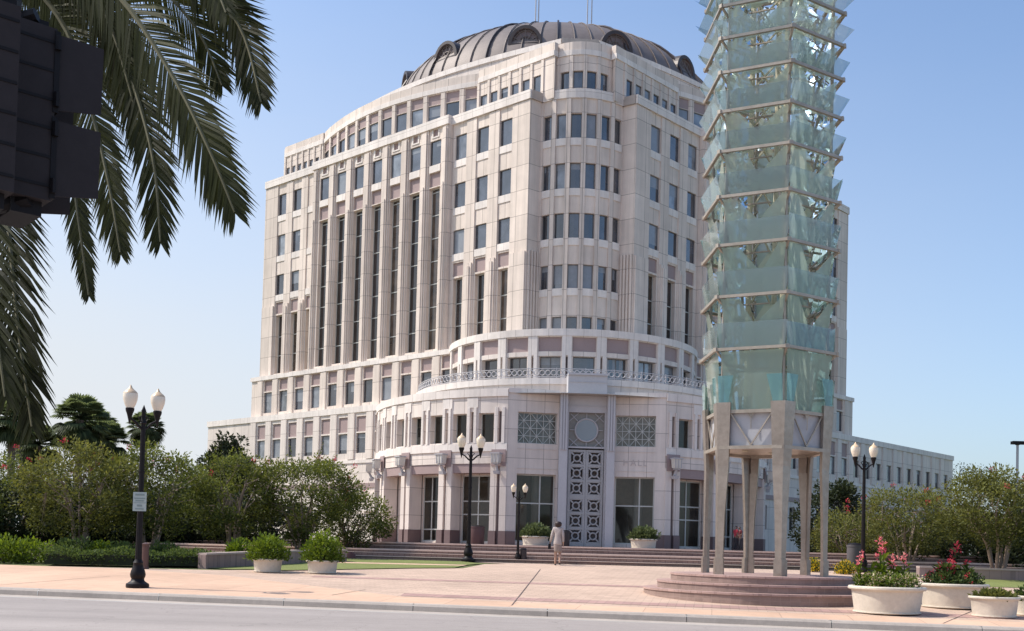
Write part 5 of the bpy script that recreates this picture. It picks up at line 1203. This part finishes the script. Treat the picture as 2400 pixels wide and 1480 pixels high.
# ------------------------------------------------------------------ date palm fronds overhead
crown = at(-190, -330, 8.6); dp = thing('date_palm', 'near date palm with long dark feathery fronds hanging in from the upper left', 'palm tree', (crown.x, crown.y, -1.6))
mb = MB(); mb.tube([(crown.x-.12, crown.y+.1, -1.75), (crown.x-.08, crown.y, 1.0), (crown.x-.02, crown.y, 3.2), (crown.x, crown.y, crown.z-.1)], [.34, .27, .25, .3], 14)
for i in range(90):
    a = i*2.4; z = -1.4+i*(crown.z+1.3)/90; mb.box((crown.x-.06+.27*math.cos(a), crown.y+.04+.27*math.sin(a), z), (.16, .12, .12), 0, a, .6)
mb.build('trunk', [BARKD], dp)
def frond(pts, wid, n=70, name='frond'):
    P_ = [at(*p) for p in pts]
    def cr(t):
        f = t*(len(P_)-1); i = min(int(f), len(P_)-2); u = f-i; p0, p1, p2, p3 = P_[max(i-1, 0)], P_[i], P_[i+1], P_[min(i+2, len(P_)-1)]
        return .5*((2*p1)+(p2-p0)*u+(2*p0-5*p1+4*p2-p3)*u*u+(3*p1-p0-3*p2+p3)*u**3)
    mb = MB(); cv = [cr(i/24) for i in range(25)]; mb.tube(cv, [.024*(1-.8*i/24)+.003 for i in range(25)], 5, 1)
    dn = Vector((0, 0, -1)); n = int(n*1.55); base = rnd.uniform(0, .4)
    for i in range(n):
        t = .08+.92*i/(n-1); p = cr(t); tan = (cr(min(1, t+.01))-cr(max(0, t-.01))).normalized()
        view = Vector((p.x, p.y, p.z)).normalized()
        lat = tan.cross(Vector((.25, 1, .15)).normalized()).normalized()
        ln = wid*(.62+.5*math.sin(math.pi*min(1, t*.9+.06)))*(1.0 if t < .86 else 1-.5*(t-.86)/.14)
        for s_ in (-1, 1):
            L_ = ln*rnd.uniform(.82, 1.12); d = (tan*(.70+.55*t)+lat*s_*(1.0-.25*t)+rv()*.13).normalized()
            a1 = p+d*L_*.5+dn*L_*.02; a2 = p+d*L_*.96+dn*L_*.12*rnd.uniform(.6, 1.5)
            nn = d.cross(Vector((.2, 1, rnd.uniform(-.5, .5)))).normalized()
            wv = nn*.0105*rnd.uniform(.75, 1.25); u = min(1, base+rnd.random()*.6)
            mb.add([p-wv*.5, p+wv*.5, a1+wv, a1-wv, a2], [(0, 1, 2, 3), (3, 2, 4)], 0, [((u, 0),)*4, ((u, 0),)*3])
    return mb.build(name, [FROND, RACHIS], dp)
C0 = (-190, -330, 8.6)
for a in (
    ([C0, (150, -230, 8.3), (430, -80, 8.0), (560, 60, 7.9), (612, 240, 7.8)], .36, 96),
    ([C0, (60, -190, 8.0), (260, -30, 7.6), (400, 170, 7.4), (490, 350, 7.3), (550, 498, 7.3)], .40, 110),
    ([C0, (100, -230, 8.9), (300, -100, 9.2), (455, 60, 9.4), (520, 200, 9.4)], .40, 80),
    ([C0, (40, -150, 8.2), (230, 0, 8.0), (310, 190, 7.9), (360, 380, 7.8), (376, 567, 7.8)], .36, 110),
    ([C0, (0, -120, 8.3), (150, 60, 8.1), (215, 260, 8.0), (255, 430, 7.9), (282, 592, 7.9)], .34, 104),
    ([C0, (-40, -60, 8.6), (100, 160, 8.4), (160, 350, 8.3), (185, 520, 8.2), (208, 692, 8.2)], .25, 96),
    ([C0, (-90, -20, 7.6), (-20, 220, 7.1), (15, 480, 6.9), (42, 760, 6.8), (75, 1000, 6.8)], .42, 126),
    ([C0, (-130, 0, 7.4), (-80, 260, 6.9), (-45, 520, 6.7), (-10, 760, 6.6), (12, 930, 6.6)], .40, 92),
    ([C0, (-20, -220, 8.2), (140, -120, 8.0), (250, 40, 7.9), (318, 260, 7.9)], .38, 90),
    ([C0, (100, -300, 8.0), (300, -240, 7.6), (450, -150, 7.5), (530, 30, 7.4)], .36, 80),
    ([C0, (-20, -250, 8.6), (60, -140, 8.6), (130, 20, 8.6), (180, 220, 8.6)], .42, 90),
    ([C0, (0, -200, 8.9), (150, -60, 9.0), (260, 120, 9.1), (330, 330, 9.2)], .40, 90),
    ([C0, (140, -280, 9.0), (350, -180, 9.2), (490, -60, 9.4), (560, 90, 9.5)], .40, 80),
    ([C0, (-350, -420, 8.5), (-560, -380, 8.4), (-700, -150, 8.3)], .36, 60), ([C0, (-260, -520, 9.2), (-300, -640, 9.9), (-350, -560, 10.8)], .36, 50), ([C0, (-60, -520, 8.2), (100, -600, 7.4), (250, -560, 6.6)], .36, 50),
    ([C0, (-380, -440, 8.9), (-560, -260, 9.2), (-650, 40, 9.3)], .36, 60), ([C0, (-310, -260, 9.2), (-440, 40, 9.7), (-500, 360, 9.8)], .36, 60),
    ([C0, (-260, -200, 9.6), (-330, 120, 10.2), (-360, 430, 10.3)], .36, 60), ([C0, (-300, -300, 7.9), (-480, -60, 7.4), (-580, 260, 7.2)], .36, 60),
    ([C0, (-170, -560, 8.0), (-150, -760, 7.2), (-140, -700, 6.2)], .36, 50), ([C0, (-420, -560, 8.2), (-680, -620, 7.8), (-880, -440, 7.5)], .36, 60), ([C0, (-150, -500, 9.6), (-60, -560, 10.8), (60, -420, 11.9)], .36, 50)):
    frond(*a)

# ------------------------------------------------------------------ near traffic signal
SD = 4.5
def sp(x, y, d=SD): return at(x, y, d)
ts = thing('traffic_signal', 'dark traffic signal heads with hooded visors on a post, close at the upper left edge', 'traffic signal', (sp(-70, 1300).x, SD+.1, -1.6))
o_ = sp(20, 290); mm = SD/F
def head(c, yaw, n_sec, name):
    d = Vector((math.cos(yaw), math.sin(yaw), 0)); s = Vector((-math.sin(yaw), math.cos(yaw), 0)); hS = .365; up = Vector((0, 0, 1))
    z0 = c.z-n_sec*hS/2; mb = MB(); mb.box((c.x, c.y, c.z), (.16, .36, n_sec*hS), 0, yaw)
    for i in range(n_sec*3):
        for e in (-1, 1): q = c-s*(.181*e); mb.box((q.x, q.y, z0+hS*(i+.5)/3), (.15, .006, .012), 1, yaw)
    mb.box((c.x, c.y, z0-.03), (.12, .26, .06), 1, yaw); mb.box((c.x, c.y, z0+n_sec*hS+.02), (.12, .26, .04), 1, yaw)
    hs = mb.build(name, [SIGG, SIGW], ts)
    for i in range(n_sec):
        f = Vector((c.x, c.y, z0+hS*(i+.5)))+d*.082
        mb = MB(); mb.box((f.x, f.y, f.z), (.022, .37, .345), 0, yaw)
        for z in (-.12, .12):
            for e in (-1, 1): q = f+s*(.192*e)+up*z; mb.tube([q-up*.03, q+up*.03], .013, 6)
        dr = mb.build('signal_door', [SIGW], hs)
        mb = MB(); L_ = .195; th = .006
        for e in (-1, 1):
            p = [f+d*.012+s*(.172*e)-up*.158, f+d*(L_*.99)+s*(.172*e)-up*.125, f+d*L_+s*(.172*e)+up*.158, f+d*.012+s*(.172*e)+up*.158]; k = [x-s*(th*e) for x in p]
            mb.add(p+k, [(0, 1, 2, 3), (7, 6, 5, 4), (0, 4, 5, 1), (1, 5, 6, 2), (2, 6, 7, 3)], 0)
        p = [f+d*.012+s*.172+up*.158, f+d*L_+s*.172+up*.158, f+d*L_-s*.172+up*.158, f+d*.012-s*.172+up*.158]; mb.add(p+[x+up*th for x in p], [(0, 1, 2, 3), (7, 6, 5, 4), (0, 4, 5, 1), (1, 5, 6, 2), (2, 6, 7, 3)], 0)
        mb.build('visor', [SIGG], hs)
        mb = MB(); q = f+d*.013; mb.quad(q-s*.16-up*.15, q+s*.16-up*.15, q+s*.16+up*.15, q-s*.16+up*.15); mb.build('lens', [LENS], hs)
head(sp(47, 284, SD+.12), rad(43), 2, 'signal_housing')
head(sp(-42, 250, SD-.22), rad(222), 2, 'signal_housing')
mb = MB(); pz = sp(22, 300, SD+.02)
mb.box((pz.x-.03, pz.y, pz.z+.25), (.09, .12, 1.05), 0, rad(18)); mb.build('mounting_spine', [SIGW], ts)
mb = MB(); q0 = sp(-75, 300, SD+.15); mb.tube([(q0.x, q0.y, -1.6), (q0.x, q0.y, q0.z+.9)], .07, 12); mb.build('post', [SIGW], ts, 40)
for z in (sp(0, 478).z, sp(0, 45).z):
    mb = MB(); mb.tube([(q0.x, q0.y, z), (pz.x, pz.y, z), (sp(70, 300).x, SD+.02, z+.03)], .03, 8); mb.build('bracket', [SIGW], ts, 40)

# ------------------------------------------------------------------ light
w = bpy.data.worlds.new('World'); sc.world = w; w.use_nodes = True; nt = w.node_tree
sky = nt.nodes.new('ShaderNodeTexSky'); sky.sky_type = 'NISHITA'; sky.sun_disc = False
EL = rad(50); SV = Vector((-.985, .10, 0)).normalized()
sky.sun_elevation = EL; sky.sun_rotation = math.atan2(SV.x, SV.y)
sky.air_density = 1.0; sky.dust_density = 2.2; sky.ozone_density = 1.6; sky.altitude = 0
bg = nt.nodes['Background']; bg.inputs['Strength'].default_value = .15
# summer haze: pale and bright near the horizon, thinning upward, denser towards the sun
tcw = nt.nodes.new('ShaderNodeTexCoord'); spx = nt.nodes.new('ShaderNodeSeparateXYZ'); nt.links.new(tcw.outputs['Generated'], spx.inputs[0])
mr = nt.nodes.new('ShaderNodeMapRange'); mr.inputs['From Min'].default_value = -.02; mr.inputs['From Max'].default_value = .62; mr.inputs['To Min'].default_value = 1; mr.inputs['To Max'].default_value = 0; mr.interpolation_type = 'SMOOTHSTEP'
nt.links.new(spx.outputs['Z'], mr.inputs['Value'])
mrx = nt.nodes.new('ShaderNodeMapRange'); mrx.inputs['From Min'].default_value = .5; mrx.inputs['From Max'].default_value = -.55; mrx.inputs['To Min'].default_value = .20; mrx.inputs['To Max'].default_value = 1.2
nt.links.new(spx.outputs['X'], mrx.inputs['Value'])
nz_ = nt.nodes.new('ShaderNodeTexNoise'); nz_.inputs['Scale'].default_value = 2.2; nz_.inputs['Detail'].default_value = 6; nz_.inputs['Roughness'].default_value = .6
mpz = nt.nodes.new('ShaderNodeMapping'); mpz.inputs['Scale'].default_value = (1, 1, 3.2); nt.links.new(tcw.outputs['Generated'], mpz.inputs['Vector']); nt.links.new(mpz.outputs[0], nz_.inputs['Vector'])
mrn = nt.nodes.new('ShaderNodeMapRange'); mrn.inputs['From Min'].default_value = .3; mrn.inputs['From Max'].default_value = .7; mrn.inputs['To Min'].default_value = -.035; mrn.inputs['To Max'].default_value = .045; nt.links.new(nz_.outputs['Fac'], mrn.inputs['Value'])
adn = nt.nodes.new('ShaderNodeMath'); adn.operation = 'ADD'; nt.links.new(mr.outputs[0], adn.inputs[0]); nt.links.new(mrn.outputs[0], adn.inputs[1])
mh_ = nt.nodes.new('ShaderNodeMath'); mh_.operation = 'MULTIPLY'; mh_.use_clamp = True; nt.links.new(adn.outputs[0], mh_.inputs[0]); nt.links.new(mrx.outputs[0], mh_.inputs[1])
gain = nt.nodes.new('ShaderNodeMix'); gain.data_type = 'RGBA'; gain.blend_type = 'MULTIPLY'; gain.inputs['Factor'].default_value = 1; gain.inputs['B'].default_value = (1.10, 1.29, 1.46, 1)
nt.links.new(sky.outputs[0], gain.inputs['A'])
hz_ = nt.nodes.new('ShaderNodeMix'); hz_.data_type = 'RGBA'; hz_.inputs['B'].default_value = (5.3, 5.5, 5.75, 1)
nt.links.new(mh_.outputs[0], hz_.inputs['Factor']); nt.links.new(gain.outputs['Result'], hz_.inputs['A']); nt.links.new(hz_.outputs['Result'], bg.inputs['Color'])
sl = bpy.data.lights.new('sun', 'SUN'); sl.energy = 5.0; sl.angle = rad(.5); sl.color = (1, .925, .82); so = bpy.data.objects.new('sun', sl); COL.objects.link(so)
dv = Vector((SV.x*math.cos(EL), SV.y*math.cos(EL), math.sin(EL))); so.rotation_euler = dv.to_track_quat('Z', 'Y').to_euler(); so.location = (-20, 10, 60)
sc.view_settings.view_transform = 'Standard'; sc.view_settings.look = 'None'; sc.view_settings.exposure = 0; sc.view_settings.gamma = 1
sc.render.engine = 'CYCLES'; sc.cycles.max_bounces = 8; sc.cycles.transparent_max_bounces = 24; sc.cycles.use_denoising = True
